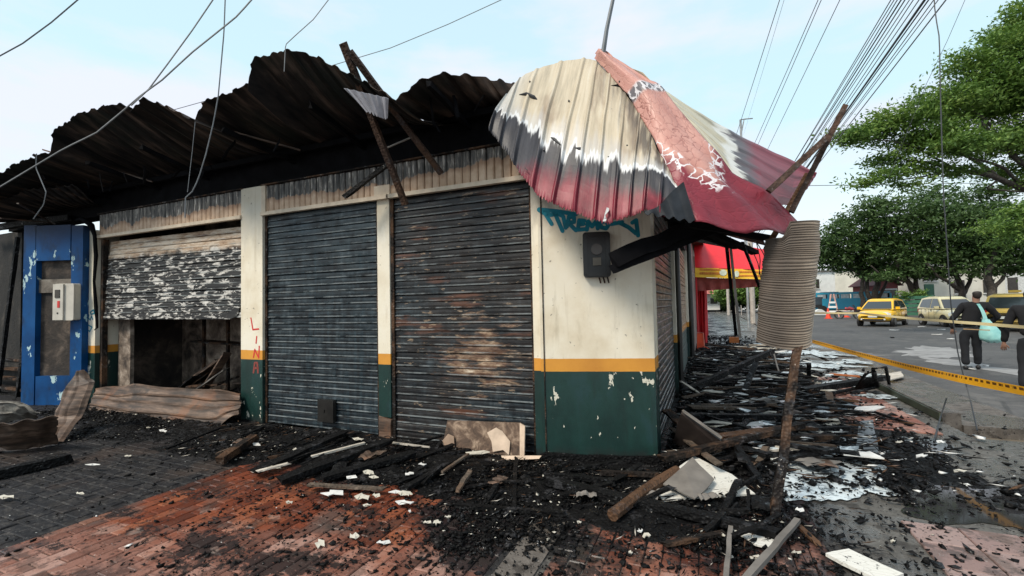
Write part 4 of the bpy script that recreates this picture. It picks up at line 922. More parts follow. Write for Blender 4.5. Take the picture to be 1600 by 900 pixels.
# ash bed: low lumpy mounds against the shop
def mound(name, x0, x1, y0, y1, hgt, seed, nx=90, ny=30):
    P = []
    for i in range(nx):
        x = x0+(x1-x0)*i/(nx-1); row = []
        for j in range(ny):
            y = y0+(y1-y0)*j/(ny-1); e_ = min(1, 4*min(i/(nx-1), 1-i/(nx-1)))*min(1, 3.0*(j/(ny-1)))
            h = e_*hgt*(.45+.8*mnoise.noise(Vector((x*1.7, y*1.9, seed)))+.35*mnoise.noise(Vector((x*7, y*7, seed)))+.16*mnoise.noise(Vector((x*22, y*22, seed))))
            row.append(Vector((x, y, h-.012)))
        P.append(row)
    return tag(MB().grid(P).build(name, M['char']), kind='stuff')
mound('ash_debris', -9.6, -.3, 3.05, 4.40, .075, 2, 320, 60)
mound('ash_debris', -.48, 2.1, 4.5, 13, .09, 5, 90, 240)
mound('ash_debris', -2.2, .6, 2.85, 4.5, .045, 9, 120, 70)
mound('ash_debris', -9.6, -6.1, 4.3, 7.1, .22, 4, 60, 50)
for k, (x, y, r_) in enumerate(((1464,523,9),(1485,530,7),(1397,516,9),(1440,511,8),(1470,515,8),(1517,577,9),(1394,528,5),(1540,572,5),(1345,558,6))):
    c_ = onz(x, y, -.095); s_ = r_/FOC*(c_-EYE).dot(fw); P_ = [(c_.x+s_*random.uniform(.5,.8)*math.cos(a), c_.y+s_*random.uniform(.5,.8)*math.sin(a), -.085+random.uniform(0,.03)) for a in [j*6.283/6 for j in range(6)]]
    dk = k in (6, 8); tag(MB().slab(P_, (0,0,1), .02).build('road_litter', M['char'] if dk else wfl2), ('dark scrap lying on the road between the taxi and the barrier tape' if dk else 'pale scrap lying on the asphalt in front of the taxis'), 'litter', 'dark scraps on the road' if dk else 'pale scraps on the road')

# ---------------------------------------------------------------- larger burnt pieces, one by one
M['palewood'] = char_mat('scorched_pale_wood', (.12,.095,.075), .5, .8); M['bright'] = plain('raw_pale_lath', (.46,.42,.36), .75, 0, .25, 9)
M['brownwood'] = char_mat('scorched_brown_wood', (.10,.055,.032), .8, .6)
M['greyboard'] = plain('grey_sooty_board', (.16,.145,.13), .7, 0, .3, 5)
def lay(name, label, a, b, w_, th, mat, za=.04, zb=.04, n=8, rough=.16, cat='plank', group=None, roll=0.0, seed=0):
    p = onz(a[0], a[1], za); q = onz(b[0], b[1], zb)
    return tag(MB().plank(p, q, w_, th, n, rough, roll=roll, seed=seed).build(name, mat), label, cat, group)
c, cb, pw, br, bw_ = M['char'], M['charbrown'], M['palewood'], M['brownwood'], M['bright']
L_ = [
 ('charred_plank','broad charred plank pointing from the brown post base towards the cream pillar',(398,737),(536,676),.13,.04,c,.06,.12),
 ('charred_plank','charred plank running down from the foot of the narrow post, pale lath beside it',(446,748),(604,690),.14,.05,c,.05,.12),
 ('charred_plank','charred plank lying just right of the narrow post, in front of the brown shutter',(500,748),(655,706),.13,.05,c,.05,.10),
 ('charred_plank','thin charred plank below the leaning burnt box',(630,764),(722,712),.07,.03,c,.04,.10),
 ('scorched_lath','pale scorched lath resting on the thin plank below the burnt box',(690,738),(732,709),.03,.02,pw,.10,.14),
 ('scorched_lath','long lath with a pale edge at the border of the red bricks',(486,757),(600,764),.06,.02,pw,.05,.05),
 ('pale_lath','pale raw lath between the charred planks in front of the blue-black shutter',(484,714),(570,692),.04,.02,bw_,.10,.12),
 ('pale_lath','short whitish lath at the lower end of the broad charred plank',(400,737),(450,724),.05,.015,bw_,.08,.11),
 ('pale_lath','thin whitish lath lying along the foot of the brown shutter',(600,690),(672,699),.02,.02,bw_,.08,.08),
 ('charred_lath','thin charred lath lying across the grey concrete strip',(712,789),(884,803),.05,.03,c,.03,.03),
 ('charred_roll','dark charred roll lying against the foot of the cream pillar',(345,718),(400,682),.10,.08,cb,.07,.10),
 ('charred_beam','black beam lying on the dark ramp at the far left edge',(-10,742),(112,714),.12,.09,c,.05,.05),
 ('charred_beam','long black beam crossing the pavement from the green wall to the leaning post',(850,750),(1222,836),.085,.06,c,.06,.05),
 ('charred_beam','black beam just behind and beside the brown round log',(930,775),(1130,812),.10,.05,c,.04,.04),
 ('charred_lath','dark lath lying in the ash below the long black beam',(1040,850),(1130,832),.05,.02,cb,.03,.03),
 ('charred_beam','dark brown beam slanting from the grey panel across the rubble to the leaning post',(1036,716),(1252,664),.09,.06,cb,.14,.22),
 ('scorched_plank','brown scorched plank lying behind the tilted dark panel',(1122,682),(1240,667),.13,.03,br,.18,.22),
 ('charred_stick','black stick slanting down beside the torn pale tiles',(1144,688),(1192,757),.06,.04,c,.16,.04),
 ('scorched_stub','short brown stub standing tilted among the torn pale tiles',(1180,733),(1197,698),.06,.03,pw,.03,.16),
 ('charred_beam','raised black beam jutting diagonally out of the rubble towards the rolled sheet',(1068,612),(1208,548),.10,.09,c,.10,.55),
 ('charred_stick','black leg propping the raised diagonal beam',(1160,618),(1182,566),.09,.05,c,.05,.45),
 ('grey_lath','thin grey lath leaning below the rolled beige sheet',(1218,585),(1207,545),.03,.02,M['greyboard'],.05,.50),
 ('dark_board','dark brown board standing on edge in the rubble',(1165,616),(1243,610),.05,.14,cb,.10,.12),
 ('scorched_lath','long pale-topped lath lying level across the street rubble',(1090,634),(1214,633),.05,.05,pw,.12,.12),
 ('charred_beam','long level black beam behind the tilted dark panel',(1078,650),(1236,652),.10,.07,c,.12,.12),
 ('charred_beam','thick black beam pointing at the burnt chair frame',(1256,610),(1384,590),.14,.10,c,.10,.14),
 ('scorched_lath','orange-brown lath lying behind the thick black beam',(1296,584),(1342,588),.08,.03,plain('orange_brown_wood', (.32,.10,.03), .6),.08,.08),
 ('charred_stub','black stub standing upright in the pale wet patch',(1264,590),(1264,568),.08,.06,c,.02,.36),
 ('charred_lath','very long thin black lath over the red clay tiles',(1277,615),(1422,662),.04,.03,c,.06,.03),
 ('blue_grey_board','blue-grey board lying at the edge of the red clay tiles',(1278,639),(1346,634),.20,.03,plain('blue_grey_paint', (.12,.15,.18), .5),.05,.05),
 ('charred_lath','black lath lying in front of the pale wet film',(1236,672),(1330,668),.06,.04,c,.07,.05),
 ('charred_lath','dark board end in front of the blue-grey slab',(1305,714),(1392,716),.08,.03,c,.03,.03),
 ('grey_stick','weathered grey stick at the bottom edge, right one of the two by the leaning post',(1246,813),(1160,912),.042,.03,M['greyboard'],.06,.10),
 ('grey_stick','thin weathered stick at the bottom edge, standing nearly upright in the picture',(1142,818),(1134,915),.03,.025,M['greyboard'],.04,.09),
 ('brown_lath','short brown lath lying just right of the foot of the leaning post',(1248,822),(1276,848),.04,.02,br,.02,.02),
 ('charred_lath','charred lath at the foot of the green wall, left one',(862,742),(960,752),.05,.04,c,.06,.06),
 ('charred_lath','charred lath at the foot of the green wall, near the wall corner',(940,738),(1030,742),.05,.04,cb,.06,.06),
 ('pale_stick','pale stick leaning on the street shutter beside the downpipe',(1064,596),(1092,614),.04,.03,bw_,.30,.06),
 ('charred_plank','charred plank leaning in the rubble at the corner of the street shutter',(1040,640),(1072,668),.12,.03,cb,.25,.20),
]
for k, q in enumerate(L_):
    lay(q[0], q[1], q[2], q[3], q[4], q[5], q[6], q[7], q[8], seed=100+k, cat=q[0].split('_')[-1], rough=.12)
tag(MB().tube([onz(1058,735,.13), onz(1030,752,.10), onz(1000,772,.08), onz(957,805,.06)], [.042,.046,.043,.044], 9).build('round_log', M['brownwood']), 'brown half burnt round log lying before the white boards at the corner', 'log')
tag(MB().plank(ony(806,718,4.1), onz(804,794,.02), .045, .04, 6, .3).build('charred_stick', c), 'black stick standing tilted below the burnt box on the shutter', 'stick')
def slabq(name, label, pts, th, mat, cat='board', group=None, n=None):
    P_ = [onz(*p) for p in pts]; nn = (P_[1]-P_[0]).cross(P_[2]-P_[0]).normalized()
    if nn.z < 0: nn = -nn
    R_ = []
    for i, p in enumerate(P_):
        R_.append(p); q = P_[(i+1)%len(P_)]
        for t in (.33,.66): R_.append(p.lerp(q, t)+Vector((random.uniform(-1,1), random.uniform(-1,1), 0))*.012*min(1, (q-p).length*3))
    return tag(MB().slab(R_, nn, th).build(name, mat), label, cat, group)
def veined():
    t = NT('white_ceiling_board'); v = t.ss(t.vor(9, None, 'DISTANCE_TO_EDGE', sc=(1, 3, 1)), .05, .02); n = t.ss(t.noise(12, 5, .7), .60, .66)
    c_ = t.mix(t.ma('MULTIPLY', v, .35), (.66,.65,.60), (.30,.28,.24)); c_ = t.mix(n, c_, (.03,.03,.03)); return t.fin(c_, .7)
M['ceil'] = veined()
slabq('white_board', 'white ceiling board lying under the grey panel near the wall corner', [(1020,764,.05),(1036,781,.04),(1180,771,.03),(1144,741,.05),(1085,712,.10)], .015, M['ceil'])
slabq('grey_slab', 'grey speckled panel resting on the white board near the wall corner', [(1036,756,.10),(1082,714,.20),(1116,748,.10),(1086,779,.08)], .012, M['greyboard'])
slabq('dark_laminate_board', 'dark brown panel with pale edge tilted against the rubble at the corner', [(1052,690,.05),(1066,642,.46),(1128,684,.22),(1112,704,.05)], .04, plain('dark_brown_laminate', (.045,.034,.030), .45, 0, .4), 'panel')
tag(MB().plank(onz(1066,641,.475), onz(1129,685,.23), .05, .02, 5, .08).build('panel_edge', M['greyboard']), 'grey wooden edge strip along the top of the dark tilted panel', 'strip')
slabq('white_tile', 'torn pale tile with black stick over it', [(1136,706,.06),(1152,702,.08),(1190,708,.05),(1180,716,.04),(1146,717,.04)], .01, M['ceil'], 'tile')
slabq('white_tile', 'torn pale tile right of the brown stub, upper one', [(1196,694,.10),(1224,696,.08),(1222,707,.06),(1198,704,.07)], .01, M['ceil'], 'tile')
slabq('white_tile', 'torn pale tile right of the brown stub, lower pointed one', [(1198,708,.09),(1214,710,.07),(1232,730,.03),(1212,727,.03)], .01, M['ceil'], 'tile')
slabq('white_tile', 'white marbled tile at the bottom edge right of the grey sticks', [(1290,864,.035),(1326,857,.035),(1412,896,.03),(1378,908,.03)], .02, M['ceil'], 'tile')
slabq('white_board', 'white strip of board among black chunks left of the bottom grey sticks', [(1124,816,.03),(1150,818,.03),(1216,846,.03),(1208,858,.03),(1180,850,.03)], .012, M['ceil'])
slabq('white_board', 'white board lying beside the burnt chair frame', [(1370,586,.04),(1408,580,.04),(1412,588,.04),(1378,596,.04)], .02, M['bright'])
slabq('blue_grey_slab', 'blue-grey slab lying on the wet drive beside the pale film', [(1336,704,.03),(1343,658,.03),(1364,656,.03),(1373,708,.03)], .03, plain('slate_blue_board', (.13,.15,.17), .45), 'slab')
# pale fragments spread over the ash and bricks
fr = [(520,769,26,7),(566,776,18,7),(588,773,9,4),(632,784,20,5),(634,771,16,5),(576,743,12,5),(549,750,14,4),(500,848,12,9),(553,836,11,8),(600,846,16,5),(668,815,9,3),(683,815,9,6),(640,798,3,3),(584,750,10,3),(700,806,7,3),(618,768,16,3),(574,788,10,3),(452,784,8,4),
      (400,697,10,3),(470,706,16,3),(430,735,14,3),(255,677,9,3),(232,672,5,2),(200,716,8,2),(145,730,16,2),(10,775,20,5),(125,770,9,2),(640,745,10,4),(745,712,26,5),(600,722,10,3),(660,730,9,3),(560,690,12,3),(1010,836,9,6),(1000,828,6,4),(985,862,5,3),(905,815,5,3),(1250,795,10,5),(1180,870,14,5),(1245,862,12,4),
      (1232,700,18,4),(1300,660,20,4),(1205,668,10,3),(1165,598,16,2),(1225,602,20,3),(1140,590,14,2),(1320,608,16,3),(1275,598,12,2),(1395,845,6,3),(1440,712,14,4),(1500,735,16,4),(1405,690,9,3),(1470,690,10,3)]
for k, (px, py, w_, h_) in enumerate(fr):
    m = random.randint(4, 6); a0 = random.random()*6; pts = []
    for j in range(m):
        a = a0+2*math.pi*j/m; r_ = random.uniform(.68,.82); pts.append((px+w_*r_*math.cos(a), py+h_*r_*math.sin(a), .045 if py < 800 else .022))
    P_ = [onz(*p) for p in pts]; tilt = random.uniform(-.1,.1)
    for p in P_: p.z += (p.x-P_[0].x)*tilt+random.uniform(-.003,.003)+ (.03 if py < 760 and px < 1000 else 0)
    brk = py > 740 and px < 700
    P_.sort(key=lambda q: math.atan2(q.y-sum(v.y for v in P_)/m, q.x-sum(v.x for v in P_)/m))
    tag(MB().slab(P_, (0,0,1), .006).build('plaster_fragment', wfl if k % 3 else wfl2), 'pale broken plaster fragment lying on the red bricks' if brk else 'pale broken plaster fragment lying among the black debris', 'fragment', 'plaster fragments on the bricks' if brk else 'plaster fragments among the debris')
def zone_label(colour, L, a, x, y, noun):
    size = 'long' if L > .95 else ('short' if L < .55 else 'middling'); ang = a % math.pi
    lie = 'lying across the pavement' if ang < .5 or ang > 2.64 else ('lying lengthwise' if 1.1 < ang < 2.0 else 'lying slantwise')
    zone = ('beside the corner wall' if y < 6.3 else 'beside the first street shutter' if y < 8.3 else 'beside the second street shutter' if y < 11.5 else 'in the far rubble') if x < .5 else ('in front of the rolled sheet' if y < 7 else 'behind the leaning post' if x < 1.5 else 'near the kerb')
    if y > 11.5: zone = 'in the far rubble '+('by the wall' if x < .5 else 'by the kerb' if x > 1.6 else 'mid-pavement')
    return f'{size} {colour} {noun} {lie} {zone}'
# many more burnt laths: front bed and street bed
for k in range(46):
    x = random.uniform(-5.6, .5); y = random.uniform(3.25, 4.25); a = random.gauss(.95, .45); L = random.uniform(.15,.65); m = c if random.random() < .8 else (pw if random.random() < .5 else cb); lf_ = ('long' if L > .45 else 'short' if L < .28 else 'middling')+' '+{id(c): 'black', id(pw): 'scorched pale', id(cb): 'half burnt brown'}[id(m)]+' lath in the ash '+('below the blue-black shutter' if x < -3.5 else 'below the brown shutter' if x < -1.6 else 'below the green wall' if x < -.5 else 'below the wall corner')
    dx, dy = math.cos(a)*L/2, math.sin(a)*L/2; y0, y1 = min(y+dy, 4.33), y-dy
    tag(MB().plank((x+dx, y0, .06+random.random()*.06), (x-dx, y1, .03+random.random()*.03), random.uniform(.02,.07), random.uniform(.012,.03), 4, .2).build('burnt_lath', m), lf_, 'lath', 'burnt laths: '+lf_)
for k in range(170):
    y = 4.9+12*random.random()**1.4; x = random.uniform(-.3, 1.55 if y > 7.0 else .8); a = random.gauss(.1, .4) if random.random() < .7 else random.uniform(0, 3.14); L = random.uniform(.25, 1.15)*(1+y*.03)
    m = c if random.random() < .74 else (pw if random.random() < .4 else (bw_ if random.random() < .4 else cb)); lb_ = zone_label({id(c): 'black charred', id(pw): 'scorched pale', id(bw_): 'raw whitish', id(cb): 'half burnt brown'}[id(m)], L, a, x, y, 'plank'); dx, dy = math.cos(a)*L/2, math.sin(a)*L/2
    tag(MB().plank((max(x-dx, -.42), y-dy, .03+random.random()*.12), (x+dx, y+dy, .03+random.random()*.12), random.uniform(.03,.11), random.uniform(.02,.05), 4, .2).build('burnt_plank', m), lb_, 'plank', 'burnt planks: '+lb_)
for k in range(70):
    y = 5.2+11*random.random()**1.3; x = random.uniform(.0, 2.1 if y > 7 else 1.3); r_ = random.uniform(.06,.24); m = random.randint(4,7); a0 = random.random()*6; z = random.uniform(.07,.13); tl_ = random.uniform(-.25,.25); lb_ = zone_label(['white', 'cream', 'grey', 'pale wet', 'pale wet'][k % 5], r_*5, 0, x, y, 'broken flat board piece').replace('lying across the pavement', 'lying flat')
    P_ = [Vector((x+r_*random.uniform(.6,1.2)*math.cos(a0+6.283*j/m), y+r_*.7*random.uniform(.6,1.2)*math.sin(a0+6.283*j/m), z)) for j in range(m)]
    for p in P_: p.z += (p.x-x)*tl_
    tag(MB().slab(P_, (0,0,1), .012).build('board_fragment', [wfl2, wfl, M['greyboard'], M['sky_sheen'], M['sky_sheen']][k % 5]), lb_, 'board', 'board pieces: '+lb_)
# brown metal sheets by the half open shutter
def bent(name, label, top, bot, ribs, amp, mat, cat='sheet', nn=Vector((0,-1,.3)), K=70, nj=24, alongv=True, bow=0.0):
    T = lerp_list([ony(*p) for p in top], K); B = lerp_list([ony(*p) for p in bot], K); P = []
    for i in range(K):
        row = []
        for j in range(nj):
            u, v = i/(K-1), j/(nj-1); ph = ((v if alongv else u)*ribs) % 1; r_ = min(1, max(0, (ph-.1)*9))*min(1, max(0, (.4-ph)*9)); p = T[i].lerp(B[i], v)+nn*(r_*amp+bow*math.sin(math.pi*v))
            p += Vector((0, .03*mnoise.noise(Vector((u*6, v*3, ribs))), .05*mnoise.noise(Vector((u*5, v*2, ribs+1))))); row.append(p)
        P.append(row)
    return tag(MB().grid(P, .004).build(name, mat), label, cat)
bent('metal_sheet', 'long scorched brown ribbed metal sheet fallen across the half open shutter bay', [(150,606,4.35),(210,600,4.35),(300,606,4.34),(376,615,4.33)], [(138,640,4.1),(200,652,4.05),(270,664,4.05),(345,664,4.12),(374,648,4.22)], 4.2, .02, M['rust_sheet'])
gy = lambda x, y, z=.02: onz(x, y, z).y
bent('metal_sheet', 'brown metal sheet curled upright like a leaf beside the blue door surround', [(134,580,gy(100,686)+.35),(148,600,gy(100,686)+.3),(128,650,gy(100,686)+.2),(99,690,gy(99,690))], [(126,582,gy(100,686)+.33),(100,610,gy(100,686)+.2),(85,650,gy(100,686)+.1),(84,690,gy(84,690))], 3, .02, M['rust_sheet'], alongv=True, bow=.06)
bent('metal_sheet', 'flat brown ribbed metal sheet on the ground at the left edge', [(-40,676,gy(-20,680,.3)),(30,658,gy(30,672,.3)),(90,654,gy(88,668,.3))], [(-40,706,gy(-40,706)),(40,700,gy(40,700)),(90,692,gy(90,692))], 3.3, .015, M['rust_sheet'])
bent('metal_sheet', 'grey crumpled sheet lying above the flat brown one at the left edge', [(-30,622,gy(-20,640,.3)),(30,628,gy(30,642,.3)),(62,645,gy(62,648,.25))], [(-30,662,gy(-20,662,.1)),(30,657,gy(30,657,.1)),(60,652,gy(60,652,.1))], 2, .03, scorched('grey_mottled_sheet', (.08,.075,.07), (.18,.17,.15), (.30,.29,.26), 4), bow=.04)
tag(MB().plank(ony(302,612,4.7), ony(356,574,5.0), .16, .02, 4, .08).build('leaning_board', M['greyboard']), 'grey board leaning inside the half open shutter bay', 'board')
tag(MB().plank(ony(80,680,3.7), ony(155,650,4.1), .04, .03, 5, .1).build('pale_lath', bw_), 'pale lath behind the curled brown sheet', 'lath')
# scorched carton against the brown shutter
bx = thing('burnt_carton', 'scorched flattened carton with peeled beige patches leaning on the brown shutter', 'carton', tuple(ony(755,712,4.3)))
def cface(name, pts, mat, th=.02):
    P_ = [ony(*p) for p in pts]; nn = Vector((0,-1,.15)).normalized(); return MB().slab(P_, nn, th).build(name, mat, bx)
cm = scorched('scorched_cardboard', (.03,.020,.015), (.11,.07,.048), (.34,.25,.18), 7); cl = plain('peeled_cardboard', (.55,.43,.33), .85, 0, .2, 8)
cface('panel', [(699,657,4.36),(812,661,4.34),(812,712,4.26),(690,705,4.28)], cm, .05)
cface('side_flap', [(812,661,4.335),(820,666,4.29),(819,712,4.22),(812,713,4.255)], cl); cface('peeled_patch', [(761,676,4.295),(775,668,4.30),(785,674,4.29),(797,690,4.27),(795,711,4.245),(786,703,4.25),(770,706,4.25),(768,690,4.27)], cl, .008)
cface('peeled_patch', [(690,690,4.27),(700,678,4.29),(709,682,4.28),(710,700,4.26),(696,704,4.255)], plain('brown_cardboard', (.30,.21,.15), .85), .008); cface('torn_base', [(783,712,4.22),(846,712,4.22),(842,717,4.18),(786,719,4.16)], cl, .012)
# burnt chair frame
ch = thing('burnt_chair', 'burnt black chair frame lying on its side near the kerb', 'chair', tuple(onz(1370,605)))
for nm, pts in (('seat_frame', [(1338,606,.05),(1352,585,.35),(1366,580,.42),(1372,604,.08)]), ('back_frame', [(1366,606,.04),(1364,576,.46),(1384,574,.46),(1390,604,.04)]), ('leg', [(1338,606,.05),(1300,616,.06)]), ('leg', [(1372,604,.08),(1330,614,.05)])):
    MB().tube([onz(*p) for p in pts], .024, 6).build(nm, M['char'], ch)
MB().slab([onz(1335,607,.05), onz(1354,590,.28), onz(1372,590,.28), onz(1368,606,.05)], (0,-.5,.8), .03).build('seat', M['char'], ch)
# leaning post with rolled sheet, crossing beam
pst = tag(MB().plank(onz(1210,815,.0), atd(1245,545,3.62), .068, .055, 13, .14, side=(0,1,0)).build('leaning_post', char_mat('charred_orange_post', (.012,.009,.008), .95, .4)), 'half burnt brown post standing at a tilt in front of the rolled beige sheet', 'post')
top_ = atd(1320,166,3.95); low_ = atd(1236,332,3.85)
tag(MB().plank(low_, top_, .045, .04, 8, .06, side=(0,1,0)).build('upper_pole', brown), 'dark pole rising behind the red canopy edge towards the cables', 'pole')
tag(MB().plank(atd(1200,300,3.7), atd(1293,214,3.86), .05, .03, 6, .06, side=(0,1,0)).build('cross_beam', brown), 'dark beam crossing the upper pole above the red canopy edge', 'beam')
tag(MB().plank(atd(1196,392,4.0), atd(1262,272,3.92), .05, .03, 6, .06, side=(0,1,0)).build('raw_lath', M['brownwood']), 'raw brown lath between the red canopy edge and the rolled beige sheet', 'lath')
def pleat():
    t = NT('pleated_beige_sheet'); n = t.noise(1, 4, .6, t.obj, sc=(1.5, 1.5, 18)); b = t.noise(1.4, 4)
    c_ = t.ramp(n, (.3, (.30,.23,.17)), (.6, (.46,.37,.28)), (.8, (.56,.47,.37))); s = t.sep(t.uv)
    c_ = t.mix(t.ma('MULTIPLY', t.ss(t.ma('ADD', s[0], t.ma('MULTIPLY', t.ma('SUBTRACT', b, .5), .9)), 1.0, .30), .92), c_, (.05,.04,.034)); c_ = t.mix(t.ma('MULTIPLY', t.ss(t.noise(2.6, 5, .6, off=(1,1,1)), .5, .7), .5), c_, (.12,.09,.07)); return t.fin(c_, .75)  # left side darkened in the colour: the roll's shaded side, with soot
# axis line of the roll
ct = [(1236,345),(1246,350)]; P = []
nz_, nt_ = 330, 34
a_top = atd(1238,352,3.75); a_bot = atd(1222,532,3.75); ax = (a_top-a_bot)
e1 = rt.copy(); e2 = fw.copy(); rad_t, rad_b = .215, .222
for i in range(nz_):
    u = i/(nz_-1); cpt = a_bot+ax*u; row = []
    pl = (abs(((u*50+1.3*mnoise.noise(Vector((u*9, 0, 1)))) % 1)-.5)*2)
    for j in range(nt_):
        v = j/(nt_-1); th = R(186)+R(172)*v; rr = (rad_b+(rad_t-rad_b)*u)*(1+.02*math.sin(3*v+u*2)); pw_ = (pl**.6)*.0085
        xx = math.cos(th)*(rr+pw_); yy = math.sin(th)*(rr*.55+pw_)
        zz = up*(-.055*math.sin(math.pi*v)*(1-u)-.0*v) + up*(.0 if u < .93 else 0)
        wob = .010*mnoise.noise(Vector((v*4, u*14, 3)))+.016*mnoise.noise(Vector((v*1.5, u*3.2, 7))); rr *= 1+.07*mnoise.noise(Vector((u*2.6, v*1.2, 5)))-.05*(1-abs(u-.5)*2); cpt = a_bot+ax*(u+.010*mnoise.noise(Vector((u*20, v*2.5, 11))))
        tp = .0
        if v < .34 : tp = -.13*(u**10)*min(1, (.36-v)*14)
        row.append(cpt+e1*(xx+wob)+e2*yy+zz+up*tp+up*.035*v*u)
    P.append(row)
mb = MB(); mb.grid(P, .006, uv=lambda a, b: (b, a)); tag(mb.build('rolled_sheet', pleat()), 'tall beige pleated sheet curled round behind the leaning post', 'sheet')
# fine splinters and curls of burnt wire
def splinters(name, n, region, L0, L1, mat, zh=.05):
    V = []; F = []; of = np.array([(0,2,4),(2,1,4),(1,3,4),(3,0,4),(2,0,5),(1,2,5),(3,1,5),(0,3,5)]); k = 0; tr = 0
    while k < n and tr < n*30:
        tr += 1; x = random.uniform(region[0], region[1]); y = random.uniform(region[2], region[3]); d = soot_py(x, y)
        if random.random() > max(.06, d) or (y > 4.3 and x < -.48) or (x > 1.6 and y > 4.5 and random.random() < .7): continue
        if y > 4.6: a = random.gauss(.1, .6)
        else: a = random.gauss(.9, .8)
        L = random.uniform(L0, L1)*(.3+.7*random.random()); w_ = L*random.uniform(.04,.14); c_, s_ = math.cos(a)*L, math.sin(a)*L; z = .012+zh*random.random()*d; dz = random.gauss(0, .12)*L
        if y+s_ > 4.33 and x < -.45: continue
        px_, py_ = -s_/L*w_, c_/L*w_
        V.append([(x+c_,y+s_,z+abs(dz)),(x-c_,y-s_,z),(x+px_,y+py_,z+dz*.5),(x-px_,y-py_,z+dz*.5),(x,y,z+w_*.6+dz*.5),(x,y,z-w_*.4)]); F.append(of+6*k); k += 1
    return tag(npmesh(name, np.concatenate(V), np.concatenate(F), 3, mat), kind='stuff')
splinters('charcoal_splinter_debris', 2600, (-9.6, 1.3, 2.8, 4.3), .02, .10, M['char']); splinters('charcoal_splinter_debris', 2600, (-.45, 2.6, 4.6, 14), .03, .20, M['char'], .12)
splinters('brown_splinter_debris', 420, (-6.5, 1.3, 2.8, 4.3), .02, .09, M['brownwood']); splinters('brown_splinter_debris', 500, (-.45, 2.6, 4.6, 14), .03, .2, M['brownwood'], .12)
splinters('pale_splinter_debris', 260, (-5.5, 1.3, 2.9, 4.3), .012, .07, M['bright']); splinters('pale_splinter_debris', 520, (-.45, 2.6, 4.6, 15), .02, .17, wfl2, .12)
for k in range(26):
    x, y = (random.uniform(-5, .6), random.uniform(3.2, 4.2)) if k < 13 else (random.uniform(-.2, 2.2), random.uniform(4.8, 8.5)); a = random.random()*6; pts = []
    for j in range(9): a += random.uniform(-.7,.7); x += .06*math.cos(a); y = min(y+.06*math.sin(a), 4.3) if k < 13 else y+.06*math.sin(a); pts.append((x, y, .05+.05*random.random()))
    tag(MB().tube(pts, .0045, 4, cap=False).build('burnt_wire', M['soot']), 'thin burnt wire curled on the ash '+('in front of the shutters' if k < 13 else 'in the street rubble'), 'wire', 'burnt wires '+('in front of the shutters' if k < 13 else 'in the street rubble'))

# crumpled scraps of sheet metal in the rubble
for k in range(34):
    if k < 10: x, y = random.uniform(-5.4, .4), random.uniform(3.3, 4.1)
    else: x, y = random.uniform(-.1, 2.2), 4.9+7*random.random()**1.3
    if k >= 10 and y < 6.6: x = min(x, 1.0)
    s_ = random.uniform(.06,.13 if k < 10 else .22); a = random.random()*6; P = []
    for i in range(9):
        row = []
        for j in range(6): u, v = (i/8-.5)*2*s_, (j/5-.5)*s_*random.uniform(.9,1.1); row.append(Vector((x+u*math.cos(a)-v*math.sin(a), min(y+u*math.sin(a)+v*math.cos(a), 4.33) if k < 10 else y+u*math.sin(a)+v*math.cos(a), .06+.5*s_*abs(mnoise.noise(Vector((i*.16, j*.2, k))))+.007*math.sin(i*2.1))))
        P.append(row)
    col = ['sooty grey', 'rusty brown', 'black'][k % 3]
    tag(MB().grid(P, .003).build('metal_scrap', [M['greyboard'], M['rust_sheet'], M['char']][k % 3]), f'crumpled {col} metal scrap '+('on the ash in front of the shutters' if k < 10 else 'in the street rubble'), 'scrap', f'{col} metal scraps '+('by the shutters' if k < 10 else 'in the street rubble'))
# ================================================================ street beyond
def tube_thing(name, pts, r, mat, label, cat, group=None, n=5):
    return tag(MB().tube(pts, r, n, cap=False).build(name, mat), label, cat, group)
# neighbouring pink building
M['pink'] = plain('pink_plaster', (.45,.33,.30), .8, 0, .15, 3); M['redcloth'] = plain('red_cloth', (.50,.015,.02), .65, 0, .2, 3); M['orangecloth'] = plain('orange_red_cloth', (.75,.09,.03), .6, 0, .15, 6)
nb_ = thing('neighbour_shop', 'pinkish low shop building beyond the burnt one along the pavement', 'building', (-3, 25, 0))
MB().box((-9, 14.0, 0), (-.46, 46, 3.5)).build('wall', M['pink'], nb_)
for k in range(7):
    y = 15+k*4.2; MB().box((-.465, y, 0), (-.42, y+2.6, 2.5)).build('shutter', plain('dull_shutter', (.30,.24,.22), .6), nb_); MB().box((-.47, y+3.0, 0), (-.36, y+3.3, 3.2)).build('pilaster', plain('pale_pilaster', (.60,.55,.50), .7), nb_)
MB().box((-9.2, 13.9, 3.5), (-.1, 46.2, 3.62)).build('roof', M['charbrown'], nb_)
# red awning
awn = thing('red_awning', 'bright red awning with a yellow printed valance over the far pavement', 'awning', (1.0, 16.5, 2.3))
ya_ = 16.0; a = ony(1086, 418, ya_); b = ony(1207, 422, ya_); a2 = ony(1086, 433, ya_); b2 = ony(1207, 437, ya_)
ared = plain('red_awning_fabric', (.62,.012,.018), .5, 0, .12, 2)
def drape(p00, p10, p01, p11, nu, nv, amp, fr, nn=Vector((0,-1,0))):
    return [[(p00.lerp(p10, i/nu)).lerp(p01.lerp(p11, i/nu), j/nv)+nn*amp*math.sin(i/nu*fr)*(j/nv) for j in range(nv+1)] for i in range(nu+1)]
t0 = ony(1084, 370, 17.6); t1 = ony(1207, 392, 17.6)
MB().grid(drape(t0, t1, a, b, 30, 8, .03, 20), .01).build('canopy_top', ared, awn)
MB().grid(drape(a, b, a2, b2, 30, 2, .01, 20), .01).build('valance', plain('yellow_valance', (.85,.50,.03), .5, 0, .1), awn)
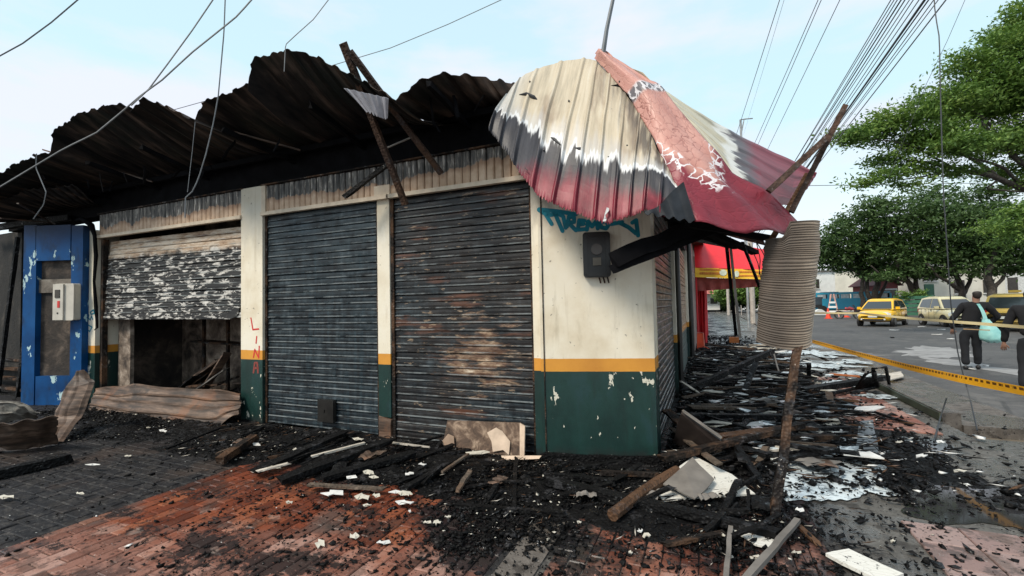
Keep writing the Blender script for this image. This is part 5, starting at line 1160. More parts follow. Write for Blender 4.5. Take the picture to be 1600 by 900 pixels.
MB().grid(drape(a2+Vector((0,.2,0)), b2+Vector((0,.2,0)), ony(1090,455,16.3), ony(1200,447,16.3), 40, 4, .05, 40), .01).build('underside_cloth', plain('dull_red_cloth', (.30,.06,.05), .7), awn)
lm = MB(); lo = plain('orange_print', (.55,.16,.02), .6)
def txt(mb, x0, x1, y0, y1, yy):      # a line of close block lettering, as unreadable as in the photograph
    x = x0
    while x < x1:
        w_ = random.uniform(1.2, 2.6); p = [ony(x, y0, yy), ony(x+w_*.8, y0, yy), ony(x+w_*.8, y1, yy), ony(x, y1, yy)]
        mb.add(p, [(3,2,1,0)]); x += w_
txt(lm, 1093, 1125, 420.2, 422.8, ya_-.02); txt(lm, 1093, 1125, 425.2, 429, ya_-.02); txt(lm, 1155, 1192, 423.5, 426, ya_-.02); txt(lm, 1152, 1186, 429.5, 432, ya_-.02)
tag(lm.build('lettering', lo, awn), kind='stuff')
lg = MB(); lg.slab([ony(1129+6*math.cos(k)*1.0+1, 426+5*math.sin(k), ya_-.025) for k in [j*.7 for j in range(9)]], (0,-1,0), .004); lg.slab([ony(1151+4*math.cos(k), 428+5*math.sin(k), ya_-.025) for k in [j*.7 for j in range(9)]], (0,-1,0), .004); lg.build('emblem', plain('pale_emblem', (.62,.68,.55), .6), awn)
for x in (-.35, 2.3): MB().tube([(x, 16.1, 0), (x, 16.1, 2.5)], .03, 6).build('support', M['redcloth'], awn)
for k, (x, y, h, w_) in enumerate(((-.22,17.2,2.3,.28),(-.30,19.5,2.5,.25),(-.2,22,2.4,.3))):
    P = [[Vector((x-w_/2+w_*i/10, y+.06*math.sin(i*1.9+j*.3), h*(1-j/8)+.0)) for j in range(9)] for i in range(11)]
    tag(MB().grid(P, .006).build('hanging_cloth', M['redcloth']), ['red cloth hanging nearest to the burnt shop wall under the awning', 'second red cloth hanging against the pink wall', 'farthest red cloth hanging against the pink wall'][k], 'cloth')
ob = thing('orange_sign', 'orange-red folding sign standing on the pavement under the awning', 'sign', (-.2, 15.6, 0))
MB().slab([ony(1089,521,15.4), ony(1099,521,15.4), ony(1100,546,15.4), ony(1089,546,15.4)], (0,-1,0), .02).build('panel', M['orangecloth'], ob)
MB().tube([ony(1089,520,15.36), ony(1099,520,15.36), ony(1101,547,15.3)], .012, 5).build('frame', plain('pale_red_frame', (.7,.25,.18), .5), ob)
tag(MB().tube([ony(1098,540,15.3), ony(1108,545,15.0)], .012, 5).build('rope', M['orangecloth']), 'thin pale red cord trailing from the orange sign', 'cord')
tag(MB().obox(onz(1147,531,.12), Vector((1,0,0)), Vector((0,1,0)), Vector((0,0,1)), .16, .12, .10).build('orange_box', plain('orange_carton', (.50,.16,.04), .7, 0, .3)), 'small orange-brown box lying on the black rubble under the hanging board', 'box')
# kiosk with red roof far down the pavement
D = lambda px, py, y: ony(px, py, y)
wht = plain('white_wall_paint', (.72,.72,.70), .7, 0, .08, 2)
ks = thing('white_kiosk', 'small white kiosk with a red pyramid roof at the far end of the pavement', 'kiosk', (-.5, 50, 0))
p = onz(1113, 487); MB().box((p.x-1.2, p.y, 0), (p.x+1.0, p.y+2.4, 2.6)).build('wall', wht, ks); MB().box((p.x-1.25, p.y-.05, 0), (p.x+1.05, p.y+2.45, .25)).build('base', M['soot'], ks)
MB().add([(p.x-2.2,p.y-1.6,2.5),(p.x+2.6,p.y-1.6,2.5),(p.x+2.6,p.y+3.6,2.5),(p.x-2.2,p.y+3.6,2.5),(p.x-.4,p.y+1,3.6)], [(0,3,2,1),(0,1,4),(1,2,4),(2,3,4),(3,0,4)]).build('roof', plain('faded_red_roof', (.36,.10,.08), .6), ks)
MB().box((p.x-.2, p.y-.02, 1.1), (p.x+.7, p.y+.01, 1.9)).build('hatch', M['dark_glass'], ks)
# far buildings across the road
def house(name, label, px0, px1, ytop, dist, depth, mat, win=(), roofc=None, door=(), base=466):
    a = onz(px0, 466.6, 0); 
    d0 = ray(px0, 466); d1 = ray(px1, 466); k = dist/FOC
    A_ = EYE+d0*k; B_ = EYE+d1*k; A_.z = B_.z = 0; e_ = (B_-A_).normalized(); n = Vector((-e_.y, e_.x, 0)); zt = (EYE+ray((px0+px1)/2, ytop)*k).z
    t = thing(name, label, 'building', (A_.x, A_.y, -.1)); 
    q = [A_, B_, B_+n*depth, A_+n*depth]; mb = MB(); mb.add([(v.x, v.y, -.1) for v in q]+[(v.x, v.y, zt) for v in q], [(0,3,2,1),(4,5,6,7),(0,1,5,4),(1,2,6,5),(2,3,7,6),(3,0,4,7)]); mb.build('wall', mat, t)
    L = (B_-A_).length; z_ = lambda f: f*zt
    mb = MB(); mb.obox((A_+B_)/2+n*(depth/2)+Vector((0,0,zt+.08)), e_, n, Vector((0,0,1)), L/2+.2, depth/2+.25, .09); mb.build('roof', roofc or M['pale_conc'], t)
    for (u0, u1, f0, f1, m) in win:
        c0 = A_+e_*L*(u0+u1)/2-n*.02+Vector((0,0,z_((f0+f1)/2)))
        w = MB().obox(c0, e_, n, Vector((0,0,1)), L*(u1-u0)/2, .05, z_(f1-f0)/2).build('window' if f0 > .02 else 'door', m, t)
        if f0 > .02: MB().obox(c0-n*.05-Vector((0,0,z_(f1-f0)/2+.05)), e_, n, Vector((0,0,1)), L*(u1-u0)/2+.08, .06, .05).build('sill', wht, t)
    return t
dg = M['dark_glass']; grn = plain('green_painted_frame', (.03,.12,.07), .5); cream_w = plain('cream_house_wall', (.70,.67,.58), .8, 0, .12, 1)
house('white_building', 'long white building behind the blue bus across the road', 1235, 1362, 424, 66, 14, wht, ((.30,.36,.55,.8,dg),(.58,.62,.45,.72,dg),(.80,.84,.5,.7,dg)))
house('white_building', 'second white building seen between the tree trunks behind the yellow taxi', 1356, 1445, 426, 62, 12, plain('cool_white_wall', (.60,.66,.68), .7, 0, .1), ((.62,.70,.3,.6,dg),(.82,.9,.3,.6,grn)))
house('cream_building', 'cream building with green door behind the pale taxis', 1438, 1572, 408, 46, 12, cream_w, ((.05,.16,.0,.55,grn),(.05,.20,.62,.75,dg),(.40,.52,.35,.62,dg),(.74,.86,.35,.62,dg)))
house('cream_building', 'pale building at the right edge behind the trees', 1568, 1720, 400, 50, 12, plain('pale_wall', (.62,.62,.60), .8), ((.05,.15,.3,.6,dg),(.3,.4,.3,.6,dg)))
ht = thing('red_hut', 'small brick-red hut with gable roof and window behind the yellow taxi', 'hut', (0, 0, 0)); p0 = EYE+ray(1368,466)*(46/FOC); p1 = EYE+ray(1404,466)*(46/FOC); p0.z = p1.z = -.1; ht.location = p0; e_ = (p1-p0).normalized(); n = Vector((-e_.y, e_.x, 0)); W_ = (p1-p0).length
mb = MB(); front = [p0, p1, p1+Vector((0,0,2.9)), (p0+p1)/2+Vector((0,0,3.7)), p0+Vector((0,0,2.9))]; mb.slab(front, -n, 3.0); mb.build('wall', plain('brick_red_paint', (.22,.045,.04), .7), ht)
for s_ in (0, 1):
    aa, bb = (p0, (p0+p1)/2) if s_ == 0 else (p1, (p0+p1)/2); d_ = (aa-bb).normalized()*.35
    MB().slab([aa+d_-n*.3+Vector((0,0,2.85)), bb-n*.3+Vector((0,0,3.82)), bb+n*3.2+Vector((0,0,3.82)), aa+d_+n*3.2+Vector((0,0,2.85))], (0,0,1), .08).build('roof', plain('dark_red_roof', (.10,.03,.03), .7), ht)
wc = p0+e_*W_*.62+Vector((0,0,1.9)); MB().obox(wc-n*.03, e_, n, Vector((0,0,1)), .75, .04, .6).build('window_frame', wht, ht); MB().obox(wc-n*.08, e_, n, Vector((0,0,1)), .62, .02, .48).build('window', dg, ht)
# ---------------------------------------------------------------- trees
def leaf_mat(name, a, b, c_):
    t = NT(name); n = t.noise(1.1, 3); r = t.noise(14, 2, .5); t.b.inputs['Subsurface Weight'].default_value = 0
    c = t.ramp(t.ma('ADD', t.ma('MULTIPLY', n, .5), t.ma('MULTIPLY', r, .5)), (.35, a), (.5, b), (.65, c_)); t.put(t.b.inputs['Base Color'], c); t.b.inputs['Roughness'].default_value = .6
    tr = t.n('ShaderNodeBsdfTranslucent'); t.put(tr.inputs[0], c); mx = t.n('ShaderNodeMixShader'); mx.inputs[0].default_value = .35; t.l(t.b.outputs[0], mx.inputs[1]); t.l(tr.outputs[0], mx.inputs[2]); t.l(mx.outputs[0], t.o.inputs[0]); return t.m
M['leaf_d'] = leaf_mat('dark_green_leaves', (.028,.060,.020), (.062,.12,.034), (.13,.21,.06)); M['leaf_l'] = leaf_mat('fresh_green_leaves', (.055,.12,.026), (.12,.22,.04), (.25,.35,.07)); M['bark'] = scorched('tree_bark', (.022,.018,.015), (.05,.042,.035), (.10,.085,.07), 9)
def crown(parent, cl, nleaf, ls, mat, clump=.30, twigs=1.0, flat=1.0):
    tot = sum(r[0]*r[1]+r[0]*r[2] for _, r in cl); V = []
    for c, r in cl:
        n = int(nleaf*(r[0]*r[1]+r[0]*r[2])/tot); nc = max(8, int(n/34))
        d = rng.normal(size=(nc, 3)); d /= np.linalg.norm(d, axis=1)[:, None]; d *= (rng.random((nc, 1))**.42)*(1+.18*rng.normal(size=(nc, 1)))
        tw = np.array(c)+d*np.array(r); idx = rng.integers(0, nc, n); cs = clump*(.5+rng.random(nc))[idx][:, None]
        q = tw[idx]+rng.normal(size=(n, 3))*cs*np.array([1, 1, .45*flat]); nn = rng.normal(size=(n, 3))*np.array([.6, .6, .5])+np.array([0, 0, .75]); nn /= np.linalg.norm(nn, axis=1)[:, None]
        t1 = np.cross(nn, rng.normal(size=(n, 3))); t1 /= np.linalg.norm(t1, axis=1)[:, None]; t2 = np.cross(nn, t1); s = ls*(.6+.8*rng.random((n, 1)))
        V.append(np.stack([q-t1*s, q-t2*s*.42, q+t1*s, q+t2*s*.42], axis=1))
    V = np.concatenate(V).reshape(-1, 3)-np.array(parent.location); m = len(V)//4
    return npmesh('crown', V, np.arange(m*4).reshape(m, 4), 4, mat, parent)
def limb(parent, pts, r0, r1, name='limb', n=7):
    P_ = polyline(pts, 12); P_ = [p+Vector((mnoise.noise(p*1.3)*r0*1.1, mnoise.noise(p*1.3+Vector((9,0,0)))*r0*1.1, 0)) for p in P_]
    return MB().tube(P_, [r0+(r1-r0)*i/11 for i in range(12)], n).build(name, M['bark'], parent, smooth=True)
K_ = lambda px, py, d: EYE+ray(px, py)*(d/FOC)
def tree(label, base_px, d, trunks, cl, nleaf, ls, mat, clump, group=None, name='leafy_tree', flat=1.0):
    b = K_(base_px[0], base_px[1], d); b.z = -.1; t = thing(name, label, 'tree', tuple(b), group); sc = d/FOC
    cl3 = [(tuple(K_(x, y, d+dd)), (rp*sc*ax_, rp*sc*1.0, rp*sc*az_)) for x, y, rp, ax_, az_, dd in cl]
    for pts, r0, r1 in trunks: limb(t, [K_(x, y, d+dd) if not (x, y) == 'b' else b for x, y, dd in pts], r0, r1, 'trunk' if r0 > .12 else 'limb')
    crown(t, cl3, nleaf, ls, mat, clump, flat=flat); return t
tree('dark round-crowned tree with several thin twisted trunks left of the yellow taxi', (1352,482), 44, [(((1350,484,0),(1346,455,0),(1350,430,0),(1335,395,0)),.22,.10),(((1358,484,0),(1356,455,0),(1352,430,.5),(1350,385,0)),.22,.10),(((1368,484,0),(1366,460,0),(1375,430,0),(1372,380,0)),.32,.12),(((1372,470,0),(1385,440,0),(1400,410,0)),.16,.08),(((1346,430,0),(1320,415,0),(1300,400,0)),.1,.05)],
     [(1290,395,22,1.1,.9,0),(1318,388,36,1.1,.9,0),(1305,372,26,1,.9,-1),(1345,350,34,1.2,.9,0),(1330,410,28,1.5,.55,1),(1375,385,40,1.2,.8,0),(1360,420,22,1.6,.5,0),(1300,412,16,1.3,.7,0)], 16000, .17, M['leaf_d'], .42)
tree('dark tree with a leaning trunk behind the yellow taxi', (1440,486), 41, [(((1446,486,0),(1436,462,0),(1415,440,0),(1400,405,0)),.34,.14),(((1436,462,0),(1430,430,0),(1440,390,0)),.2,.1),(((1415,440,0),(1380,432,0),(1362,415,0)),.12,.06)],
     [(1450,312,30,1.3,.6,0),(1380,318,22,1.3,.6,0),(1420,428,22,2.2,.4,0),(1380,432,14,2.0,.4,-1),(1400,340,42,1.2,.8,0),(1440,360,46,1.1,.9,0),(1400,390,38,1.3,.7,0),(1445,405,36,1.4,.6,0),(1415,425,22,1.8,.45,0),(1370,330,24,1.1,.7,0)], 15000, .17, M['leaf_d'], .42)
tree('dark tree with branching limbs behind the pale taxi', (1508,486), 38, [(((1512,486,0),(1504,462,0),(1500,440,0),(1485,405,0)),.30,.12),(((1502,455,0),(1480,440,0),(1462,430,0),(1450,410,0)),.17,.08),(((1504,462,0),(1516,440,0),(1525,400,0)),.18,.08)],
     [(1530,308,28,1.4,.6,0),(1490,425,20,2.4,.4,0),(1480,350,44,1.2,.8,0),(1520,365,44,1.2,.9,0),(1490,398,36,1.4,.6,0),(1540,395,36,1.2,.7,0),(1465,325,24,1.3,.6,0)], 14000, .165, M['leaf_d'], .42)
tree('dark tree with a thick upright trunk behind the person in black', (1552,488), 35, [(((1556,490,0),(1552,455,0),(1548,425,0),(1556,385,0)),.36,.16),(((1552,455,0),(1568,430,0),(1585,400,0)),.16,.07)],
     [(1580,424,20,2.4,.4,0),(1555,355,46,1.2,.8,0),(1590,372,44,1.2,.8,0),(1570,400,34,1.4,.6,0),(1625,390,50,1.3,.9,0),(1540,330,26,1.4,.5,0)], 13000, .155, M['leaf_d'], .40)
tree('smaller yellow-green tree at the right edge in front of the dark ones', (1640,500), 27, [(((1640,505,0),(1630,440,0),(1610,380,0)),.16,.08)],
     [(1585,335,24,1.5,.7,0),(1610,365,34,1.3,.8,0),(1560,355,14,1.6,.6,0),(1640,340,40,1.3,.9,0)], 6500, .11, M['leaf_l'], .34)
big = [(1328,216,20,1.5,.6,0),(1368,205,30,1.4,.6,.5),(1412,182,32,1.4,.6,0),(1445,215,40,1.5,.55,0),(1392,252,20,1.6,.6,.5),(1362,284,15,1.6,.6,0),(1390,272,16,1.5,.5,0),(1480,158,38,1.5,.6,0),(1508,100,24,1.2,.8,0),(1540,170,46,1.5,.6,1),(1540,120,34,1.3,.6,0),(1572,75,34,1.2,.7,0),(1600,45,40,1.2,.9,1),(1600,140,52,1.4,.7,0),
       (1500,225,32,1.6,.5,-1),(1560,225,34,1.6,.5,0),(1445,262,14,2.2,.5,0),(1500,268,15,2.2,.5,0),(1610,210,44,1.4,.6,0),(1560,272,16,2.2,.5,1),(1660,110,80,1.2,1,0),(1670,230,60,1.2,.8,0),(1620,285,24,1.6,.5,0),(1425,288,10,2.0,.5,0),(1660,20,60,1,1,0)]
tree('large spreading light green tree reaching in from the right edge above the street', (1760,560), 18, [(((1780,640,0),(1765,480,0),(1730,360,0),(1690,310,0)),.34,.2),(((1690,312,0),(1620,300,0),(1560,278,0),(1490,262,0),(1420,250,0)),.17,.04),(((1650,305,0),(1600,255,0),(1560,225,0),(1530,190,0)),.12,.05),(((1560,278,0),(1510,240,0),(1470,225,0),(1440,205,0)),.08,.03),(((1600,290,0),(1570,262,0),(1530,250,0),(1480,235,0)),.07,.03),(((1690,320,0),(1680,200,0),(1620,120,0),(1580,80,0)),.16,.05),(((1600,255,0),(1550,200,0),(1500,150,0)),.07,.03),(((1490,262,0),(1450,275,0),(1390,283,0)),.04,.02),(((1560,280,0),(1540,295,0),(1600,300,0)),.04,.03),(((1490,262,0),(1420,225,0),(1350,215,0)),.045,.015)],
     big, 90000, .078, M['leaf_l'], .27, flat=.8)
# trees and poles far down the pavement
for k, (x, y, rr, d, m) in enumerate(((1150,452,26,60,'leaf_l'),(1128,470,18,66,'leaf_d'),(1175,462,22,62,'leaf_d'),(1195,440,30,58,'leaf_l'),(1215,455,34,64,'leaf_d'))):
    tree(['bushy light green tree behind the red-roofed kiosk','low dark tree beside the red-roofed kiosk','dark tree behind the pale poles down the pavement','light green tree by the rolled beige sheet, far down the pavement','dark tree hidden mostly by the rolled beige sheet'][k], (x, 490), d, [(((x,490,0),(x,470,0),(x,450,0)),.2,.1)], [(x,y,rr,1,.9,0),(x-rr*.6,y+8,rr*.6,1,.8,0),(x+rr*.6,y+6,rr*.6,1,.8,1)], 3500, .26, M[m], .5)
pw2 = plain('pale_pole', (.42,.38,.34), .8)
for k, (x, y0, y1, d, r_) in enumerate(((1176,330,506,30,.16),(1138,440,487,48,.14),(1190,455,497,38,.10))):
    b = K_(x, 480, d); tag(MB().tube([(b.x, b.y, 0), (b.x, b.y, K_(x, y0, d).z)], r_, 8).build('concrete_pole', pw2), ['thick pale concrete pole seen under the red awning','thin pole beside the charred hanging board, far away','short pale post next to the thick concrete pole'][k], 'pole')
for k in range(6):
    b = K_(1140+k*9, 478, 52-k*2); tag(MB().box((b.x-.03, b.y-.03, 0), (b.x+.03, b.y+.03, 1.0)).build('fence_post', pw2), 'thin pale post of the far railing under the awning', 'post', 'far railing posts')
lp = thing('street_lamp', 'thin street lamp pole rising behind the red canopy', 'street lamp', tuple(Vector((K_(1157,300,26).x, K_(1157,300,26).y, 0))))
tp_ = K_(1157,187,26); MB().tube([(tp_.x, tp_.y, 0), tp_], .06, 6).build('pole', plain('grey_lamp_pole', (.3,.32,.33), .5), lp); MB().tube([tp_-Vector((0,0,.9)), K_(1162,190,26), K_(1163,186,26), K_(1176,185,26)], .035, 5).build('arm', plain('grey_lamp_arm', (.3,.32,.33), .5), lp); MB().tube([tp_, K_(1166,186,26)], .035, 5).build('arm', bpy.data.materials['grey_lamp_arm'], lp)
# low wall and planting strip along the far side of the road
pl_ = tag(MB().slab([K_(1300,500,60)*1.0, K_(1700,500,34), K_(1760,500,60), K_(1300,500,90)], (0,0,1), .1).build('far_pavement', M['pale_conc']), kind='structure')
for v in pl_.data.vertices: v.co.z = (.0 if v.co.z > -.0 else 0)
pl_.location.z = 0
# ================================================================ vehicles
def mat_paint(name, col): 
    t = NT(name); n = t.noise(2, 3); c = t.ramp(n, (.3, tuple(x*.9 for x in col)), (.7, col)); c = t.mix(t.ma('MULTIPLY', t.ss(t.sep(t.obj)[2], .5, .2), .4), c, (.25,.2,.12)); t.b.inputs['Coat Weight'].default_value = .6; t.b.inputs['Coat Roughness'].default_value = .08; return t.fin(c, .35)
tyre = plain('tyre_rubber', (.018,.018,.018), .8); rimm = plain('rim_metal', (.35,.35,.36), .35, .7); glassm = NT('car_glass').fin((.03,.04,.045), .06, 0, .8); lampm = NT('headlamp_lens').fin((.70,.72,.70), .12, 0, .8); tailm = plain('tail_lamp', (.45,.02,.02), .25); blk = plain('black_trim', (.015,.015,.016), .5); plate = plain('plate_white', (.65,.66,.62), .5)
def make_car(name, label, paint, group, tall=0.0):
    t = thing(name, label, 'taxi', (0,0,0), group)
    st = [(-1.76,.42,.80,.60),(-1.72,.30,.90,.70),(-1.55,.24,.94,.76),(-1.0,.22,.95,.79),(-.2,.21,.93,.80),(.6,.22,.92,.80),(1.0,.23,.91,.79),(1.35,.26,.82,.76),(1.58,.28,.73,.71),(1.70,.34,.66,.64),(1.76,.42,.58,.54)]
    vs = []; fs = []; k = 16
    for x, zb, zt, w_ in st:
        zm, hh = (zb+zt)/2, (zt-zb)/2
        for j in range(k):
            a = 2*math.pi*j/k; c, s = math.cos(a), math.sin(a); e = .42; vs.append((x+ (.03*s if x > 1.3 else 0), w_*math.copysign(abs(c)**e, c), zm+hh*math.copysign(abs(s)**e, s)))
    for i in range(len(st)-1):
        for j in range(k): fs.append((i*k+j, i*k+(j+1)%k, (i+1)*k+(j+1)%k, (i+1)*k+j))
    fs.append(tuple(range(k))); fs.append(tuple(reversed(range((len(st)-1)*k, len(st)*k))))
    body = MB().add(vs, fs).build('body', paint, t, smooth=True)
    # cabin
    rz = 1.46+tall; base = [(-1.68,.70,.90),(1.02,.72,.88)]; top = [(-1.36,.54,rz),(-.9,.56,rz+.04),(-.1,.56,rz+.035),(.28,.53,rz-.03)]
    sec = [(-1.70,.92,.72,-1.70,.92,.72)]
    xs = [(-1.70,-1.50),(-1.0,-.95),(-.3,-.30),(.35,.15),(1.05,.36)]; vs = []; fs = []
    tz = [rz-.02, rz+.035, rz+.04, rz+.01, rz-.06]
    for (xb, xt), z in zip(xs, tz):
        for y in (-1, 1): vs += [(xb, y*.735, .90)]
        for y in (-1, 1): vs += [(xt, y*.58, z-.05)]
        for y in (-1, 1): vs += [(xt+(.04 if xt < -1.2 else (-.04 if xt > .3 else 0)), y*.46, z)]
    for i in range(4):
        a, b = i*6, (i+1)*6
        for p, q in ((0,2),(2,4),(5,3),(3,1)): fs.append((a+p, b+p, b+q, a+q))
        fs.append((a+4, b+4, b+5, a+5))
    fs += [(0,2,3,1),(2,4,5,3),(24,25,27,26),(26,27,29,28)]
    MB().add(vs, fs).build('cabin', paint, t)
    def q(name, pts, mat, th=.012):
        P_ = [Vector(p) for p in pts]; n = (P_[1]-P_[0]).cross(P_[2]-P_[0]).normalized(); c = sum(P_, Vector())/4
        if n.dot(c-Vector((-.3,0,1.1))) < 0: n = -n
        return MB().slab([p+n*th for p in P_], n, th*1.5).build(name, mat, t)
    q('windscreen', [(1.00,-.66,.93),(1.00,.66,.93),(.40,.52,rz-.13),(.40,-.52,rz-.13)], glassm); q('rear_window', [(-1.68,-.60,1.0),(-1.68,.60,1.0),(-1.53,.50,rz-.12),(-1.53,-.50,rz-.12)], glassm)
    for s in (-1, 1):
        q('side_window', [(.82,s*.728,.95),(-.22,s*.728,.95),(-.22,s*.602,rz-.08),(.24,s*.602,rz-.09)], glassm, .010); q('side_window', [(-.30,s*.728,.95),(-1.42,s*.728,1.0),(-1.30,s*.61,rz-.12),(-.30,s*.602,rz-.08)], glassm, .010)
        MB().obox((1.52,s*.55,.66), Vector((.5,-s*.5,.35)).normalized(), Vector((s*.5,.8,0)).normalized(), Vector((-.3,0,.9)).normalized(), .09, .15, .085).build('headlight', lampm, t)
        MB().obox((-1.66,s*.62,.85), Vector((1,0,0)), Vector((0,1,0)), Vector((0,0,1)), .07, .09, .14).build('tail_light', tailm, t)
        MB().obox((.72,s*.86,.98), Vector((1,0,0)), Vector((0,1,0)), Vector((0,0,1)), .05, .09, .07).build('mirror', paint, t)
        for x in (.30, -.26, -1.05): MB().box((x-.006, s*.802-.004, .32), (x+.006, s*.802+.004, .90)).build('door_seam', blk, t)
        for x in (.0, -.6): MB().box((x-.08, s*.805-.012, .82), (x+.06, s*.805+.012, .85)).build('door_handle', blk, t)
        MB().box((-.9, s*.79-.02, .24), (.8, s*.79+.02, .30)).build('sill_trim', blk, t)
        for x in (1.12, -1.12):
            MB().tube([(x, s*.70, .285), (x, s*.803, .285)], .345, 20).build('wheel_arch', blk, t)
            wo = bpy.data.objects.new('wheel', None); C.objects.link(wo); wo.parent = t; wo.location = (x, s*.74, .285)
            MB().tube([(0, -s*.10, 0), (0, s*.075, 0)], [.285,.285], 20).tube([(0, s*.075, 0), (0, s*.085, 0)], [.285,.26], 20).build('tyre', tyre, wo, loc=(0,0,0)); MB().tube([(0, s*.08, 0), (0, s*.095, 0)], .18, 14).build('rim', rimm, wo, loc=(0,0,0))
    MB().box((1.66,-.46,.31), (1.775,.46,.41)).build('grille', blk, t); MB().box((1.745,-.20,.50), (1.785,.20,.60)).build('number_plate', plate, t); MB().box((-1.785,-.22,.55), (-1.755,.22,.66)).build('number_plate', plate, t)
    MB().obox((1.04,0,.905), Vector((1,0,0)), Vector((0,1,0)), Vector((0,0,1)), .05, .62, .012).build('wiper_panel', blk, t)
    for s in (-1, 1): MB().tube([(1.70, s*.50, .40), (1.755, s*.50, .40)], .045, 10).build('fog_light', lampm, t)
    return t
def park(t, px, py, d, hd):
    b = K_(px, py, d); t.location = (b.x, b.y, -.1); t.rotation_euler = (0, 0, hd); t.scale = (1, 1.04, 1.05)
def fwd(px, py): return FOC*1.65/(py-(476.6-(px-800)*.0209))
yel = mat_paint('taxi_yellow', (.88,.50,.012)); cre = mat_paint('taxi_cream', (.70,.63,.38)); yel2 = mat_paint('taxi_pale_yellow', (.70,.48,.10))
def head(px, off): return math.atan2(-ray(px, 460).y, -ray(px, 460).x)+off
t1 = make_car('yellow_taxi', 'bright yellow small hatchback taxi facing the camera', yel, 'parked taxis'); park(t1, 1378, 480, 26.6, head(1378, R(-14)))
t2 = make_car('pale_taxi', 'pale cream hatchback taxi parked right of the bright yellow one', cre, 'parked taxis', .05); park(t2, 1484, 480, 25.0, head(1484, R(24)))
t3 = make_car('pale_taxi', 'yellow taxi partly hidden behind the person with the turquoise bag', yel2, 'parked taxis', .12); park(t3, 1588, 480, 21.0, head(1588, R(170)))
MB().box((-.1,-.2,1.66), (.06,.2,1.76)).build('roof_sign', yel2, t3, loc=(0,0,0))
# bus, truck, motorcycle
tq = mat_paint('turquoise_bus_paint', (.02,.33,.50)); bs = thing('blue_bus', 'turquoise-blue old bus with pale windows across the road', 'bus', (0,0,0))
MB().box((-4.0,-1.1,.5), (3.2,1.1,1.62)).build('body', tq, bs); MB().box((-4.0,-1.08,2.05), (3.1,1.08,2.25)).build('roof', tq, bs)
for k in range(8): MB().box((-3.95+k*1.0,-1.07,1.35), (-3.80+k*1.0,1.07,2.05)).build('window_post', tq, bs)
for k in range(7): 
    for s in (-1, 1): MB().box((-3.8+k*1.0, s*1.04-.01, 1.62), (-3.1+k*1.0, s*1.04+.01, 2.04)).build('window', plain('bus_window', (.5,.55,.56), .3), bs)
MB().box((3.2,-1.0,.5), (4.4,1.0,1.3)).build('bonnet', tq, bs); MB().box((3.1,-1.0,1.35), (3.16,1.0,2.0)).build('windscreen', glassm, bs)
for x in (-2.4, 3.3):
    for s in (-1, 1): MB().tube([(x, s*.95, .45), (x, s*1.18, .45)], .45, 16).build('wheel', tyre, bs)
b = K_(1330, 470, 47); bs.location = (b.x, b.y, -.1); bs.rotation_euler = (0,0,head(1322, R(88)))
tk = thing('dark_truck', 'dark flatbed truck standing left of the blue bus', 'truck', (0,0,0))
MB().box((-2.5,-1,.7), (1.2,1,1.0)).build('flatbed', blk, tk); MB().box((1.3,-1,.6), (2.6,1,2.3)).build('cab', plain('dark_blue_cab', (.03,.05,.08), .5), tk); MB().box((2.58,-.85,1.4), (2.63,.85,2.1)).build('windscreen', glassm, tk); MB().box((-2.5,-1,1.0), (1.2,-.95,1.8)).box((-2.5,.95,1.0), (1.2,1,1.8)).build('side_board', plain('dark_truck_side', (.04,.06,.08), .6), tk)
for x in (-1.6, 1.9):
    for s in (-1, 1): MB().tube([(x, s*.8, .45), (x, s*1.02, .45)], .45, 14).build('wheel', tyre, tk)
b = K_(1262, 470, 49); tk.location = (b.x, b.y, -.1); tk.rotation_euler = (0,0,head(1279, R(100)))
P = [[K_(1266+26*u, 492-9*math.sin(3.1*u)*v, 42)+Vector((0,0,0)) for v in (0,.5,1)] for u in [k/12 for k in range(13)]]
tag(MB().grid(P, .2).build('white_sheet', wht), 'white cover lying on the ground by the dark truck', 'sheet')
mc = thing('motorcycle', 'dark red motorcycle parked between the cones and the yellow taxi', 'motorcycle', (0,0,0))
for x in (-.62, .62): MB().tube([(x+.30*math.cos(a), 0, .3+.30*math.sin(a)) for a in [k*math.pi/8 for k in range(17)]], .05, 6, cap=False).build('wheel', tyre, mc)
MB().tube([(.62,0,.3), (.40,0,.95), (.30,0,1.05)], .035, 6).build('fork', blk, mc); MB().tube([(.34,-.33,1.08), (.30,0,1.02), (.34,.33,1.08)], .02, 6).build('handlebar', blk, mc); MB().tube([(.35,0,.75), (.1,0,.82), (-.2,0,.72)], [.10,.15,.08], 8).build('tank', plain('dark_red_paint', (.20,.02,.03), .3), mc); MB().box((-.72,-.11,.68), (-.12,.11,.78)).build('seat', blk, mc); MB().box((-.3,-.13,.25), (.25,.13,.6)).build('engine', rimm, mc); MB().tube([(-.62,0,.3), (-.1,0,.42), (.35,0,.8)], .03, 6).build('frame', blk, mc)
b = K_(1325, 470, 36); mc.location = (b.x, b.y, -.1); mc.rotation_euler = (0,0,head(1325, R(80)))
conem = plain('orange_cone', (.75,.06,.02), .5)
for k, (x, d) in enumerate(((1293, 37), (1321, 39))):
    b = K_(x, 470, d); t = thing('traffic_cone', ['orange traffic cone left of the motorcycle','orange traffic cone partly behind the motorcycle'][k], 'cone', (b.x, b.y, -.1), 'traffic cones'); z = -.1
    MB().tube([(b.x,b.y,z+.03), (b.x,b.y,z+.85)], [.20,.04], 12).build('cone_body', conem, t); MB().box((b.x-.25,b.y-.25,z), (b.x+.25,b.y+.25,z+.04)).build('foot', conem, t); MB().tube([(b.x,b.y,z+.42), (b.x,b.y,z+.56)], [.128,.10], 12).build('band', wht, t)
bt = thing('folding_barrier', 'pink and white folding barrier behind the left cone', 'barrier', (0,0,0)); pk = plain('pinkish_wood', (.55,.30,.25), .7)
